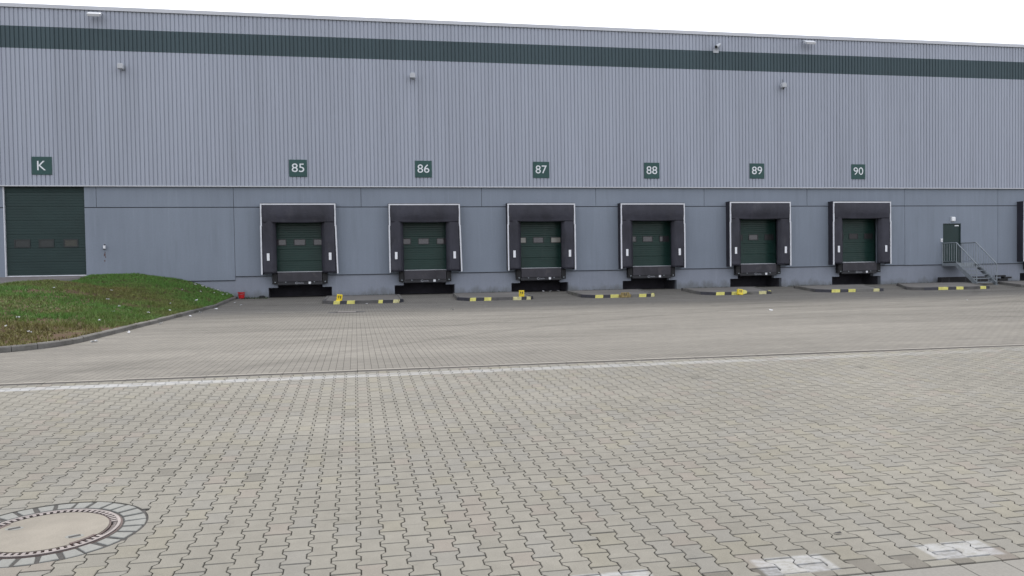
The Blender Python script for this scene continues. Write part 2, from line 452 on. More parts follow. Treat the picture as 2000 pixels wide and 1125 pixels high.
# dusty scuffs on the curtains, chalky smears on black steel
tweak(M_fabric, lambda n, l, src: n_mix(n, l, n_noise(n, l, (1.6, 1.6, 0.9), 6, 0.56, 0.76, 0.0, 0.45, 0.65), src, (0.085, 0.082, 0.090)))
tweak(M_lip, lambda n, l, src: n_mix(n, l, n_noise(n, l, (2.4, 2.4, 3.0), 6, 0.56, 0.74, 0.0, 0.40, 0.65), src, (0.11, 0.10, 0.10)))
tweak(M_door, lambda n, l, src: n_mix(n, l, n_noise(n, l, (2.0, 2.0, 0.6), 6, 0.58, 0.80, 0.0, 0.35, 0.6), src, (0.06, 0.075, 0.07)))
# splashed dirt and moss low on the plinth
def splash(n, l, src):
    tc = n.new('ShaderNodeTexCoord'); sp = n.new('ShaderNodeSeparateXYZ'); l.new(tc.outputs['Object'], sp.inputs[0])
    nz = n_noise(n, l, (2.2, 1, 1.0), 6, 0.3, 0.7, -0.22, 0.22, 0.65)
    ad = n.new('ShaderNodeMath'); ad.operation = 'ADD'; l.new(sp.outputs['Z'], ad.inputs[0]); l.new(nz, ad.inputs[1])
    r = n.new('ShaderNodeMapRange'); r.inputs['From Min'].default_value = 0.50; r.inputs['From Max'].default_value = 0.86; r.inputs['To Min'].default_value = 0.6; r.inputs['To Max'].default_value = 0.0
    l.new(ad.outputs[0], r.inputs['Value'])
    return n_mix(n, l, r.outputs[0], src, (0.095, 0.098, 0.085))
tweak(M_plinth, splash)
tweak(M_panel, lambda n, l, src: n_mix(n, l, n_noise(n, l, (2.6, 1, 0.22), 6, 0.54, 0.76, 0.0, 0.40, 0.6), src, (0.150, 0.172, 0.200)))
# tyre-blackened paint on the kerbs
for mm_ in (M_yellow, M_yellow_worn):
    tweak(mm_, lambda n, l, src: n_mix(n, l, n_noise(n, l, (7, 7, 12), 6, 0.56, 0.68, 0.0, 0.8, 0.7), src, (0.09, 0.085, 0.07)))
tweak(M_kerb, lambda n, l, src: n_mix(n, l, n_noise(n, l, (1.4, 1.4, 4), 6, 0.50, 0.66, 0.0, 0.6, 0.7), src, (0.055, 0.055, 0.040)))

M_sand = mat('joint_sand', (0.045, 0.040, 0.034), 0.95, noise=((3, 3, 3), 0.3, 4))
M_slabs = mat('smooth_gutter_slab', (0.195, 0.188, 0.170), 0.9, 0, 0.2, noise=[((1.5, 1.5, 1), 0.08, 4), ((60, 60, 60), 0.09, 3)], bump=(150, 0.3, 0.004))
M_field = mat('outer_paving', (0.195, 0.186, 0.165), 0.92, 0, 0.2, noise=[((0.3, 0.3, 1), 0.12, 5), ((5, 5, 1), 0.08, 4)])
M_far = mat('distant_ground', (0.09, 0.10, 0.06), 0.95, noise=((0.05, 0.05, 1), 0.25, 5))
M_chan = mat('channel_concrete', (0.215, 0.20, 0.175), 0.9, noise=((2.5, 20, 1), 0.15, 5))
M_slot = mat('channel_slot', (0.035, 0.032, 0.030), 0.9)

# ------------------------------------------------------------------ ground sheets
def strip(name, x0, x1, ys, dz, material, nx=1):
    v = []; f = []
    xs = [x0 + (x1 - x0) * i / nx for i in range(nx + 1)]
    for y in ys:
        for x in xs: v.append((x, y, gz(y) + dz))
    w = nx + 1
    for j in range(len(ys) - 1):
        for i in range(nx):
            a = j * w + i
            f.append((a, a + 1, a + 1 + w, a + w))
    return np_mesh(name, v, f, material)

tag(strip('ground', -700, 700, [-700, -12, 0, 4, YC, 33.4, 38.5, 95, 700], -0.16, M_far), kind='structure')
PX0, PX1 = -8.06, 13.4
PY0, PY1 = 3.945, 11.40
tag(strip('road_outer_left', -60, PX0, [-12, 0, PY1], -0.002, M_field), kind='structure')
tag(strip('road_outer_right', PX1, 90, [-12, 0, PY1], -0.002, M_field), kind='structure')
tag(strip('road_near', PX0, PX1, [-12, 0, 2.6], -0.002, M_field), kind='structure')
tag(strip('paving_bed', PX0, PX1, [2.6, PY1], -0.019, M_sand), kind='structure')
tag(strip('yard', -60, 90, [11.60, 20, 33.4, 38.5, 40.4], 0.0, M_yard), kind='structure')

# drainage channel: pale concrete edge with a dark slot
mb = MB()
for (a, b, dz) in ((11.515, 11.60, 0.004),):
    x = -60
    while x < 90:
        mb.box(x + 0.004, x + 0.996, a, b, gz(11.5) - 0.12, gz(11.5) + dz + rng.uniform(-.002, .002))
        x += 1.0
for x in [i * 1.0 - 60 for i in range(150)]:
    mb.box(x + 0.004, x + 0.996, 11.400, 11.412, gz(11.4) - 0.12, gz(11.4) + 0.001)
chan = mb.build('drainage_channel', M_chan)
tag(chan, kind='structure')
mb = MB()
for i in range(300):
    mb.box(-60 + i * .5 + .004, -60 + i * .5 + .496, 11.418, 11.510, gz(11.45) - 0.03, gz(11.45) - 0.006)
tag(mb.build('channel_grating', M_slot), kind='structure')
tag(strip('channel_slot', -60, 90, [11.38, 11.62], -0.05, M_slot), kind='structure')

# smooth slabs along the near edge
mb = MB()
xs = [-8.06, -7.2, -6.3, -5.4, -4.5, -3.6, -2.7, -1.8, -0.9, 0.0, 0.9, 1.8, 2.70, 3.25, 3.52, 4.4, 5.3, 6.2, 7.1, 8.0, 8.9, 9.8, 10.7, 11.6, 12.5, 13.4]
for i in range(len(xs) - 1):
    for (a, b) in ((3.28, 3.936), (2.61, 3.273)):
        vs = mb.box(xs[i] + 0.003, xs[i + 1] - 0.003, a, b, 0, 1)
        for v in vs:
            v.co.z = gz(v.co.y) + (0.0 if v.co.z > 0.5 else -0.06)
tag(mb.build('gutter_slabs', M_slabs, bevel=0.004), kind='structure')

# interlocking double-T stones
PW, PL, AM = 0.14144, 0.2, 0.0132
MCX, MCY, MR = -1.95, 5.60, 0.585           # manhole surround
def outline(k, y0, y1, dense=False, g=0.0022):
    """stone of column k between y0 and y1: wide ends, narrow waist"""
    xl = -0.0145 + k * PW; xr = xl + PW
    ph = [(0, -1), (.034, -1), (.062, 1), (.138, 1), (.166, -1), (.2, -1)]
    L = y1 - y0
    pts = []
    for t, s in ph:
        if t > L + 1e-6: break
        pts.append((t, s))
    if pts[-1][0] < L - 1e-6:
        # cut stone
        t0, s0 = pts[-1]
        nxt = [q for q in ph if q[0] > t0][0]
        s = s0 + (nxt[1] - s0) * (L - t0) / (nxt[0] - t0)
        pts.append((L, s))
    gy_ = g + 0.0014
    left = [(xl + s * AM + g, y0 + min(max(t, gy_), L - gy_)) for t, s in pts]
    rightp = [(xr - s * AM - g, y0 + min(max(t, gy_), L - gy_)) for t, s in pts]
    poly = rightp + left[::-1]
    if dense:
        out = []
        for i in range(len(poly)):
            a = poly[i]; b = poly[(i + 1) % len(poly)]
            dd = math.hypot(b[0] - a[0], b[1] - a[1]); kk = max(1, int(dd / 0.012))
            for j in range(kk):
                out.append((a[0] + (b[0] - a[0]) * j / kk, a[1] + (b[1] - a[1]) * j / kk))
        poly = out
    return poly

V = []; F = []; COL = []
def add_stone(poly, col, tilt=0.0009, inset=0.0042):
    k = len(poly)
    cx = sum(q[0] for q in poly) / k; cy = sum(q[1] for q in poly) / k
    tx = rng.uniform(-tilt, tilt) / 0.1; ty = rng.uniform(-tilt, tilt) / 0.1; dz = rng.gauss(0, 0.0007)
    b = len(V)
    for ring, (ins, dep) in enumerate(((inset, 0.0), (0.0, 0.0045), (0.0, 0.018))):
        rc = (1.0, 0.74, 0.38)[ring]
        for (x, y) in poly:
            dx, dy = x - cx, y - cy
            px = cx + dx * (1 - ins / max(abs(dx), 0.02)) if ins else x
            py = cy + dy * (1 - ins / max(abs(dy), 0.02)) if ins else y
            V.append((px, py, A * py + dz + tx * dx + ty * dy - dep))
            COL.append((col[0] * rc, col[1] * rc, col[2] * rc, 1))
    F.append(tuple(range(b, b + k)))
    for r in (0, 1):
        o = b + r * k
        for i in range(k):
            j = (i + 1) % k
            F.append((o + i, o + k + i, o + k + j, o + j))

def stone_colour(dark=False):
    v = rng.gauss(1, 0.018)
    c = [0.199 * v, 0.190 * v, 0.163 * v]
    r = rng.random()
    if r < 0.10: c[2] *= 0.955; c[0] *= 1.01
    elif r < 0.16: c[0] *= 1.025; c[1] *= 0.985; c[2] *= 0.99
    elif r < 0.30: c = [c[0] * 0.975, c[1] * 0.985, c[2] * 1.015]
    elif r < 0.32: c = [x * 0.91 for x in c]
    elif r < 0.323: c = [x * 0.78 for x in c]
    if dark:
        q = rng.uniform(0.66, 0.80); c = [c[0] * q, c[1] * q * 0.985, c[2] * q * 0.99]
    return c
k0 = int(round((PX0 + 0.0145) / PW)); k1 = int(round((PX1 + 0.0145) / PW))
YS = 4.626 - 0.6
for k in range(k0, k1):
    odd = k % 2
    y = YS + (0.1 if odd else 0.0)
    cells = []
    if odd:
        cells.append((PY0, PY0 + (y - PY0), True))
    else:
        cells.append((PY0 + 0.0, y, True)) if y - PY0 > 0.02 else None
    while y < PY1 - 0.02:
        e = min(y + PL, PY1)
        cells.append((y, e, False)); y += PL
    for (a, b, edge) in cells:
        if b - a < 0.03: continue
        cx = -0.0145 + (k + .5) * PW; cy = (a + b) / 2
        near = math.hypot(cx - MCX, cy - MCY) < MR + 0.16
        if edge:
            # half stones set against the slab edge
            xl = -0.0145 + k * PW; g = 0.0031
            poly = [(xl + PW - g, a + g), (xl + PW - g, b - g), (xl + g, b - g), (xl + g, a + g)]
            if odd:
                sgn = -1
                poly = [(xl + PW - sgn * -AM - g, a + g), (xl + PW + AM - g, b - g), (xl - AM + g, b - g), (xl + -AM * -1 + g, a + g)]
                add_stone(poly, stone_colour(dark=True))
            else:
                poly = [(xl + PW + AM - g, a + g), (xl + PW + AM - g, b - g), (xl - AM + g, b - g), (xl - AM + g, a + g)]
                add_stone(poly, stone_colour())
            continue
        poly = outline(k, a, b, dense=near)
        if near:
            rr = [math.hypot(x - MCX, yy - MCY) for x, yy in poly]
            inside = sum(1 for q in rr if q < MR)
            if inside > 0.8 * len(poly): continue
            if inside:
                q2 = []
                for (x, yy), q in zip(poly, rr):
                    if q < MR:
                        x = MCX + (x - MCX) * MR / q; yy = MCY + (yy - MCY) * MR / q
                    if q2 and math.hypot(q2[-1][0] - x, q2[-1][1] - yy) < 0.002: continue
                    q2.append((x, yy))
                if len(q2) < 4: continue
                poly = q2
                add_stone(poly, stone_colour(), tilt=0.0005, inset=0.0012)
                continue
        add_stone(poly, stone_colour())
road = np_mesh('road', V, F, M_pave, cols=COL)
tag(road, kind='structure')

# ------------------------------------------------------------------ manhole
M_iron = mat('rusty_cast_iron', (0.045, 0.024, 0.022), 0.6, 0.3, noise=((14, 14, 14), 0.4, 4), bump=(60, 0.5, 0.01))
M_worn = mat('worn_iron_rim', (0.185, 0.162, 0.155), 0.45, 0.3, noise=((10, 10, 10), 0.22, 4))
M_fill = mat('tan_concrete_filling', (0.212, 0.194, 0.162), 0.85, 0, 0.3, noise=[((2.2, 2.2, 2.2), 0.16, 5), ((9, 9, 9), 0.07, 5), ((90, 90, 90), 0.08, 3)], bump=(80, 0.25, 0.004))
tweak(M_fill, lambda n, l, src: n_mix(n, l, n_noise(n, l, (3.2, 3.2, 3), 6, 0.60, 0.72, 0.0, 0.45, 0.7), src, (0.13, 0.10, 0.05)))
M_sett = mat('pale_surround_stone', (0.205, 0.208, 0.194), 0.85, 0, 0.2, noise=[((5, 5, 5), 0.10, 4), ((60, 60, 60), 0.1, 3)], bump=(90, 0.4, 0.004))
M_mort = mat('dark_mortar', (0.045, 0.043, 0.040), 0.95, noise=((30, 30, 30), 0.4, 3))
mz = A * MCY
man = empty('manhole_cover', (MCX, MCY, mz))
man.rotation_euler = (math.atan(A), 0, 0)
tag(man, 'round manhole cover, tan concrete inside a rusty toothed rim and ring of pale stones', 'manhole cover')
def disc_ring(mb, r0, r1, z0, z1, seg=96, mi=0):
    def pt(r, i, z): t = 2 * math.pi * i / seg; return (r * math.cos(t), r * math.sin(t), z)
    for i in range(seg):
        mb.quad([pt(r0, i, z1), pt(r1, i, z1), pt(r1, i + 1, z1), pt(r0, i + 1, z1)], mi)
        mb.quad([pt(r1, i, z1), pt(r1, i, z0), pt(r1, i + 1, z0), pt(r1, i + 1, z1)], mi)
        mb.quad([pt(r0, i, z0), pt(r0, i, z1), pt(r0, i + 1, z1), pt(r0, i + 1, z0)], mi)
mb = MB(); mb.tube((0, 0, -0.06), (0, 0, 0.001), 0.352, seg=96)
o = mb.build('concrete_filling', M_fill, man)
for ang in (2.75, -0.60):
    cx, cy = 0.245 * math.cos(ang), 0.245 * math.sin(ang)
    pts = [(cx + a * 0.034 * math.cos(0.5) - b * 0.015 * math.sin(0.5), cy + a * 0.034 * math.sin(0.5) + b * 0.015 * math.cos(0.5)) for a, b in ((-1, -1), (1, -1), (1, 1), (-1, 1))]
    mb = MB(); mb.slab(pts, -0.01, 0.0024)
    mb.build('lifting_notch', M_mort, man)
    mb = MB(); mb.slab([(cx + 0.055 * math.cos(q * math.pi / 10), cy + 0.034 * math.sin(q * math.pi / 10)) for q in range(20)], -0.01, 0.0016)
    mb.build('notch_cup', M_sett, man)
for ang in (2.83, -0.64):
    pts = []
    for i in range(13):
        t = ang - 0.26 + 0.52 * i / 12
        pts.append((0.354 * math.cos(t), 0.354 * math.sin(t)))
    for i in range(12, -1, -1):
        t = ang - 0.26 + 0.52 * i / 12
        pts.append((0.330 * math.cos(t), 0.330 * math.sin(t)))
    mb = MB(); mb.slab(pts, -0.01, 0.002)
    mb.build('hinge_plate', M_iron, man)
mb = MB(); disc_ring(mb, 0.353, 0.364, -0.06, -0.004); disc_ring(mb, 0.364, 0.405, -0.06, -0.018)
mb.build('iron_seat', M_iron, man)
mb = MB()
for i in range(60):
    t = 2 * math.pi * i / 60
    w = 0.0115
    if abs((t + 0.35) % (2 * math.pi)) < 0.62:      # lettered stretch of the rim
        continue
    c, s = math.cos(t), math.sin(t)
    pts = [(r * c - q * s, r * s + q * c) for r, q in ((0.364, -w * .8), (0.402, -w), (0.402, w), (0.364, w * .8))]
    mb.slab(pts, -0.02, 0.001)
mb.build('rim_teeth', M_worn, man)
mb = MB()
for i in range(12):
    t = -0.33 + 0.60 * i / 11.0
    t = t
    c, s = math.cos(t), math.sin(t)
    for q, r0, r1 in ((-0.006, 0.376, 0.398), (0.004, 0.376, 0.398), (-0.001, 0.385, 0.390)):
        pts = [(r * c - (q + e) * s, r * s + (q + e) * c) for r, e in ((r0, -.0018), (r1, -.0018), (r1, .0018), (r0, .0018))]
        mb.slab(pts, -0.02, -0.003)
mb.build('rim_lettering', M_worn, man)
mb = MB(); disc_ring(mb, 0.402, 0.420, -0.06, 0.002)
mb.build('outer_rim', M_worn, man, smooth=False)
mb = MB(); disc_ring(mb, 0.4205, 0.432, -0.06, -0.006)
mb.build('rust_ring', M_iron, man)
mb = MB(); disc_ring(mb, 0.43, 0.600, -0.06, -0.0075)
mb.build('mortar_bed', M_mort, man)
tt = 0
NS = 28
for i in range(NS):
    t0 = 2 * math.pi * (i + rng.uniform(-.08, .08)) / NS + 0.020
    t1 = 2 * math.pi * (i + 1) / NS - 0.016 + rng.uniform(-.006, .006)
    ro = 0.570 + rng.uniform(-.014, .004); ri = 0.440 + rng.uniform(0, .012)
    pts = []
    for j in range(5):
        t = t0 + (t1 - t0) * j / 4; pts.append((ro * math.cos(t), ro * math.sin(t)))
    for j in range(4, -1, -1):
        t = t0 + (t1 - t0) * (0.06 + 0.88 * j / 4); pts.append((ri * math.cos(t), ri * math.sin(t)))
    mb = MB(); mb.slab(pts, -0.05, rng.uniform(-.001, .0015))
    mb.build('surround_stone', M_sett, man, bevel=0.006)

# ------------------------------------------------------------------ warehouse
DOCKS = {85: (-2.475, 0.0), 86: (3.21, -0.02), 87: (8.77, -0.01), 88: (14.36, -0.01), 89: (20.05, 0.055), 90: (25.72, 0.06), 91: (37.00, 0.06)}
wh = empty('warehouse', (0, YW, 0.5))
tag(wh, 'long grey warehouse with ribbed metal cladding, a dark green stripe and blue-grey concrete base', 'warehouse')
def wpart(mb, name, mats, bevel=0, label=None):
    o = mb.build(name, mats, None, bevel=bevel)
    o.parent = wh; o.matrix_parent_inverse = Matrix.Translation((0, -YW, -0.5))
    if label: o['label'] = label
    return o
WX0, WX1 = -46.0, 78.0
RIB = 0.1745
def clad(z0, z1, y, name, material, ph=0.0):
    v = []; f = []
    prof = [(0.0, 0.0), (0.124, 0.0), (0.136, 0.034), (0.160, 0.034)]
    x = WX0 + ph
    xs = []
    while x < WX1:
        for dx, dy in prof: xs.append((x + dx, y + dy))
        x += RIB
    for (xx, yy) in xs:
        v.append((xx, yy, z0)); v.append((xx, yy, z1))
    for i in range(len(xs) - 1):
        a = 2 * i; f.append((a, a + 2, a + 3, a + 1))
    o = np_mesh(name, v, f, material)
    o.parent = wh; o.matrix_parent_inverse = Matrix.Translation((0, -YW, -0.5))
    return o
RIBPH = (-13.50 - WX0) % RIB - RIB
clad(5.60, 11.436, YW - 0.10, 'wall_cladding', M_clad, RIBPH)
o = clad(11.436, 12.372, YW - 0.104, 'wall_stripe', M_band, RIBPH); o['label'] = 'dark green-grey stripe of cladding below the roof edge'
clad(12.372, 13.20, YW - 0.10, 'parapet_cladding', M_clad, RIBPH)
mb = MB(); mb.box(WX0, WX1, YW - 0.16, YW + 0.35, 13.215, 13.31); mb.box(WX0, WX1, YW - 0.162, YW - 0.150, 13.15, 13.214)
wpart(mb, 'roof_coping', M_trim)
mb = MB(); mb.box(WX0, WX1, YW - 0.12, YW - 0.02, 5.555, 5.597)
wpart(mb, 'drip_trim', M_trim)
mb = MB(); mb.box(WX0, WX1, YW - 0.06, YW + 0.30, 5.597, 13.214)
wpart(mb, 'wall_core', M_joint)
# sides, back and roof of the hall
mb = MB()
mb.box(WX0, WX0 + .3, YW + .31, 92, 0.3, 13.2); mb.box(WX1 - .3, WX1, YW + .31, 92, 0.3, 13.2); mb.box(WX0 + .31, WX1 - .31, 91.7, 92, 0.3, 13.2)
wpart(mb, 'side_wall', M_clad)
mb = MB(); mb.box(WX0 + .1, WX1 - .1, YW + .36, 91.9, 13.0, 13.12)
wpart(mb, 'roof', M_roof)

J0, JS = -5.313, 5.639
JX = [J0 + JS * i for i in range(0, 15)]
# upper row of concrete panels
ux = [WX0, -40.0, -34.4, -28.7, -23.1, -17.4, -14.73, -11.53, -11.04] + [j for j in JX if j < WX1 - 1] + [WX1]
for a, b in zip(ux[:-1], ux[1:]):
    if abs(a + 14.73) < 0.01: continue
    mb = MB(); mb.box(a + 0.009, b - 0.009, YW - 0.0, YW + 0.18, 4.665, 5.548)
    wpart(mb, 'upper_concrete_panel', M_panel, bevel=0.006)
mb = MB(); mb.box(WX0, -14.75, YW + 0.03, YW + 0.25, 0.3, 5.553); mb.box(-11.51, WX1, YW + 0.03, YW + 0.19, 4.5, 5.553)
wpart(mb, 'joint_backing', M_joint)

def holed(mb, x0, x1, z0, z1, y0, y1, holes):
    """wall slab between y0 (front) and y1 with rectangular openings and their reveals"""
    X = sorted(set([x0, x1] + [h[0] for h in holes] + [h[1] for h in holes]))
    Z = sorted(set([z0, z1] + [h[2] for h in holes] + [h[3] for h in holes]))
    X = [x for x in X if x0 <= x <= x1]; Z = [z for z in Z if z0 <= z <= z1]
    def solid(i, j):
        if i < 0 or j < 0 or i >= len(X) - 1 or j >= len(Z) - 1: return False
        cx = (X[i] + X[i + 1]) / 2; cz = (Z[j] + Z[j + 1]) / 2
        return not any(h[0] < cx < h[1] and h[2] < cz < h[3] for h in holes)
    for i in range(len(X) - 1):
        for j in range(len(Z) - 1):
            if not solid(i, j): continue
            a, b, c, d = X[i], X[i + 1], Z[j], Z[j + 1]
            mb.quad([(a, y0, c), (b, y0, c), (b, y0, d), (a, y0, d)])
            mb.quad([(a, y1, c), (a, y1, d), (b, y1, d), (b, y1, c)])
            if not solid(i - 1, j): mb.quad([(a, y0, c), (a, y0, d), (a, y1, d), (a, y1, c)])
            if not solid(i + 1, j): mb.quad([(b, y0, c), (b, y1, c), (b, y1, d), (b, y0, d)])
            if not solid(i, j - 1): mb.quad([(a, y0, c), (a, y1, c), (b, y1, c), (b, y0, c)])
            if not solid(i, j + 1): mb.quad([(a, y0, d), (b, y0, d), (b, y1, d), (a, y1, d)])
    bmesh.ops.remove_doubles(mb.bm, verts=mb.bm.verts[:], dist=0.0005)

ZG = 4.628
door_holes = [(c - 1.24, c + 1.24, 1.0, 4.32) for c, dz in DOCKS.values()]
ent = (30.80, 31.89, 1.0, 3.71)
for (a, b, zb, hs) in ((WX0, -14.73, 1.38, []), (-11.53, J0, 1.375, []), (J0, 28.52, 1.545, door_holes[:6]), (28.52, 34.16, 1.535, [ent]), (34.16, WX1, 1.535, [door_holes[6]])):
    mb = MB(); hs2 = [(h[0], h[1], zb - .001 if False else zb, h[3]) for h in hs]
    # openings run down through the lower edge
    holed(mb, a + 0.009, b - 0.009, zb, ZG, YW - 0.0, YW + 0.22, hs2)
    wpart(mb, 'lower_concrete_panel', M_panel)
    xs_ = [a] + [q for h in hs for q in (h[0], h[1])] + [b]
    for q0, q1 in zip(xs_[::2], xs_[1::2]):
        mb = MB(); mb.box(q0 + .01, q1 - .01, YW + 0.012, YW + 0.044, zb - 0.032, zb - 0.001); wpart(mb, 'ledge_shadow_strip', M_joint)  # dark strip that paints in the shadow line under the panel ledge
mb = MB(); mb.box(WX0, -14.73, YW + 0.02, YW + 0.2, ZG, 4.664); mb.box(-11.53, WX1, YW + 0.02, YW + 0.2, ZG + .001, 4.664)
wpart(mb, 'panel_joint', M_joint)
for x in (J0, 28.52, 34.16):
    mb = MB(); mb.box(x - 0.0085, x + 0.0085, YW + 0.02, YW + 0.2, 1.56, ZG - .002)
    wpart(mb, 'vertical_joint', M_joint)
# set-back plinth with the leveller pits
ph = []
for c, dz in DOCKS.values():
    ph.append((c - 1.42, c + 1.40, 0.3, 0.99)); ph.append((c - 1.0, c + 0.98, 0.9, 1.62))
ph.append((ent[0], ent[1], 1.60, 1.62))
mb = MB(); holed(mb, WX0, WX1, 0.3, 1.62, YW + 0.045, YW + 0.30, ph)
wpart(mb, 'plinth', M_plinth)
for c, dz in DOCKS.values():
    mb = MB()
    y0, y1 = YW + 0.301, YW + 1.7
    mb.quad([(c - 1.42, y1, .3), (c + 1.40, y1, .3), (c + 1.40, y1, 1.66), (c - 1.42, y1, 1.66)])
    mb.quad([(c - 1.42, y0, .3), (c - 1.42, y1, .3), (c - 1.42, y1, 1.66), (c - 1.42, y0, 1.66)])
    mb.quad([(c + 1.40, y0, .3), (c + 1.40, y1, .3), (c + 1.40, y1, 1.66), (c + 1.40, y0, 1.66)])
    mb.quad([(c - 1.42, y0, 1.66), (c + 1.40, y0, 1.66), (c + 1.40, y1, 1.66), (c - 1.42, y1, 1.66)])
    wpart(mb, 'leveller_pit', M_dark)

# overhead dock doors
YD = YW + 0.30
def window_obj(name, x0, x1, z0, z1, y, pane, parent, rim=0.035):
    mb = MB()
    mb.box(x0, x1, y - 0.02, y + 0.005, z0, z0 + rim, 0); mb.box(x0, x1, y - 0.02, y + 0.005, z1 - rim, z1, 0)
    mb.box(x0, x0 + rim, y - 0.0195, y + 0.005, z0 + rim, z1 - rim, 0); mb.box(x1 - rim, x1, y - 0.0195, y + 0.005, z0 + rim, z1 - rim, 0)
    mb.quad([(x0 + rim, y - 0.006, z0 + rim), (x1 - rim, y - 0.006, z0 + rim), (x1 - rim, y - 0.006, z1 - rim), (x0 + rim, y - 0.006, z1 - rim)], 1)
    o = mb.build(name, [M_rim, pane]); o.parent = parent
    return o
def make_door(w, z0, z1, sec, material, name):
    """sectional door leaf around x = 0, front at y = 0"""
    mb = MB()
    z = z0
    SD = 0.012 if name == 'dock_door' else 0.005
    while z < z1 - 0.02:
        e = min(z + sec, z1)
        # each section: shallow horizontal micro ribs
        zz = z + 0.006
        prof = [(SD, zz)]
        k = 5
        h = (e - 0.006 - zz) / k
        for i in range(k):
            prof += [(0.0, zz + h * i + 0.012), (0.0, zz + h * (i + 1) - 0.012), (0.006, zz + h * (i + 1))]
        prof[-1] = (SD, e - 0.006)
        for (ya, za), (yb, zb_) in zip(prof[:-1], prof[1:]):
            mb.quad([(-w, ya, za), (w, ya, za), (w, yb, zb_), (-w, yb, zb_)])
        mb.quad([(-w, 0.02, z), (w, 0.02, z), (w, 0.02, e), (-w, 0.02, e)])
        z = e
    return mb.build(name, material)
PR = {}
dd = make_door(1.24, 1.66, 4.33, 0.54, M_door, 'dock_door')
dd.parent = wh
base = Vector((0, YD, 0)) - Vector((0, YW, 0.5))
for a, b in ((-1.13, -0.60), (-0.275, 0.255), (0.60, 1.13)):
    window_obj('door_window', a, b, 2.905, 3.205, 0.0, M_pane, dd)
mb = MB(); mb.box(-1.2, 1.2, -0.035, -0.001, 1.672, 1.712)
ee = mb.build('bottom_seal', M_white); ee.parent = dd
first = True
PANES = {87: (M_pane_lit, M_pane, M_pane_lit), 90: (M_pane_dark,) * 3, 89: (M_pane_dark, M_pane, M_pane_dark)}  # interior light and missing reflections painted in as pane tones
for num, (c, dz) in DOCKS.items():
    d = dd if first else copy_tree(dd, wh)
    first = False
    d.location = base + Vector((c, 0, dz * 0.5))
    if num in PANES:
        for w, pm in zip(sorted(child(d, 'door_window'), key=lambda q: min(v.co.x for v in q.data.vertices)), PANES[num]):
            w.material_slots[1].link = 'OBJECT'; w.material_slots[1].material = pm

# big ground-level gate on the left
kd = make_door(1.60, 1.70, 5.54, 0.60, M_gate, 'gate'); kd.parent = wh
kd.location = Vector((-13.13, YW + 0.10, 0)) - Vector((0, YW, 0.5)); kd['label'] = 'tall dark green sectional gate with three small windows'
for (a, b), pm in zip(((-1.26, -0.62), (-0.29, 0.32), (0.70, 1.29)), (M_pane_brown, M_pane_brown, M_pane_tan)):
    window_obj('gate_window', a, b, 2.93, 3.29, 0.0, pm, kd, rim=0.05)
mb = MB(); mb.box(-1.6, 1.6, -0.03, -0.001, 1.685, 1.725)
o = mb.build('bottom_seal', M_white); o.parent = kd
mb = MB(); mb.box(-14.735, -14.70, YW - 0.012, YW + 0.2, 1.68, 5.548)
wpart(mb, 'gate_frame', M_white)
mb = MB(); mb.box(-14.74, -11.52, YW + .16, YW + .24, 1.3, 5.55)
wpart(mb, 'gate_backing', M_dark)
# gate threshold so nothing shows under the leaf
mb = MB(); mb.box(-14.73, -11.53, YW + .01, YW + .30, 1.2, 1.683)
wpart(mb, 'threshold', M_kerb)

# entrance door at the top of the steps
mb = MB(); mb.box(30.86, 31.83, YW + 0.06, YW + 0.11, 1.64, 3.66)
ed = wpart(mb, 'entrance_door', M_gate, label='plain dark green entrance door')
def edp(mb, name, m_):
    o = mb.build(name, m_); o.parent = ed; o.matrix_parent_inverse = ed.matrix_parent_inverse.copy()
    o.matrix_parent_inverse = Matrix.Identity(4)
    return o
mb = MB(); mb.box(30.80, 30.858, YW + .03, YW + .12, 1.62, 3.71); mb.box(31.832, 31.89, YW + .03, YW + .12, 1.62, 3.71); mb.box(30.858, 31.832, YW + .03, YW + .12, 3.662, 3.71)
edp(mb, 'door_frame', M_gate)
mb = MB(); mb.box(31.55, 31.80, YW + .050, YW + .058, 3.57, 3.62)
edp(mb, 'door_closer', M_mark)
mb = MB(); mb.tube((30.95, YW + .06, 2.68), (30.95, YW + .0, 2.68), 0.012); mb.box(30.94, 31.07, YW - .012, YW + .006, 2.665, 2.69)
edp(mb, 'door_handle', M_galv)
mb = MB(); mb.box(30.78, 31.9, YW + .125, YW + .2, 1.5, 3.75)
wpart(mb, 'door_backing', M_dark)

# ------------------------------------------------------------------ number signs
def sign(s, x0, x1, z0, z1, tx0, tx1, tz0, tz1, label):
    r = empty('number_sign', ((x0 + x1) / 2, YW - 0.10, (z0 + z1) / 2))
    tag(r, label, 'sign', 'green door signs on the cladding')
    cx, cz = (x0 + x1) / 2, (z0 + z1) / 2
    mb = MB(); mb.box(x0 - cx, x1 - cx, -0.03, 0.0, z0 - cz, z1 - cz)
    mb.build('plate', M_sign, r, bevel=0.006)
    for q in (-0.28, 0.28):
        mb = MB(); mb.box(q - 0.02, q + .02, 0.0, 0.035, z0 - cz + .05, z1 - cz - .05)
        mb.build('bracket', M_galv, r)
    text_mesh('lettering', s, tx0 - cx, tx1 - cx, tz0 - cz, tz1 - cz, -0.031, 0.004, M_letter, r, weight=0.0)
sign('K', -13.53, -12.73, 6.05, 6.82, -13.31, -12.97, 6.24, 6.64, 'square green sign with a white letter K above the big gate')
for num, (c, dz) in DOCKS.items():
    if num == 91: continue
    cx = {85: -2.46, 86: 3.22, 87: 8.86, 88: 14.45, 89: 20.05, 90: 25.73}[num]
    z0, z1 = (6.015, 6.79) if num < 89 else (6.04, 6.80)
    hw = 0.395
    sign(str(num), cx - hw, cx + hw, z0, z1, cx - 0.275, cx + 0.275, z0 + 0.215, z0 + 0.60, 'square green sign with the white number %d' % num)

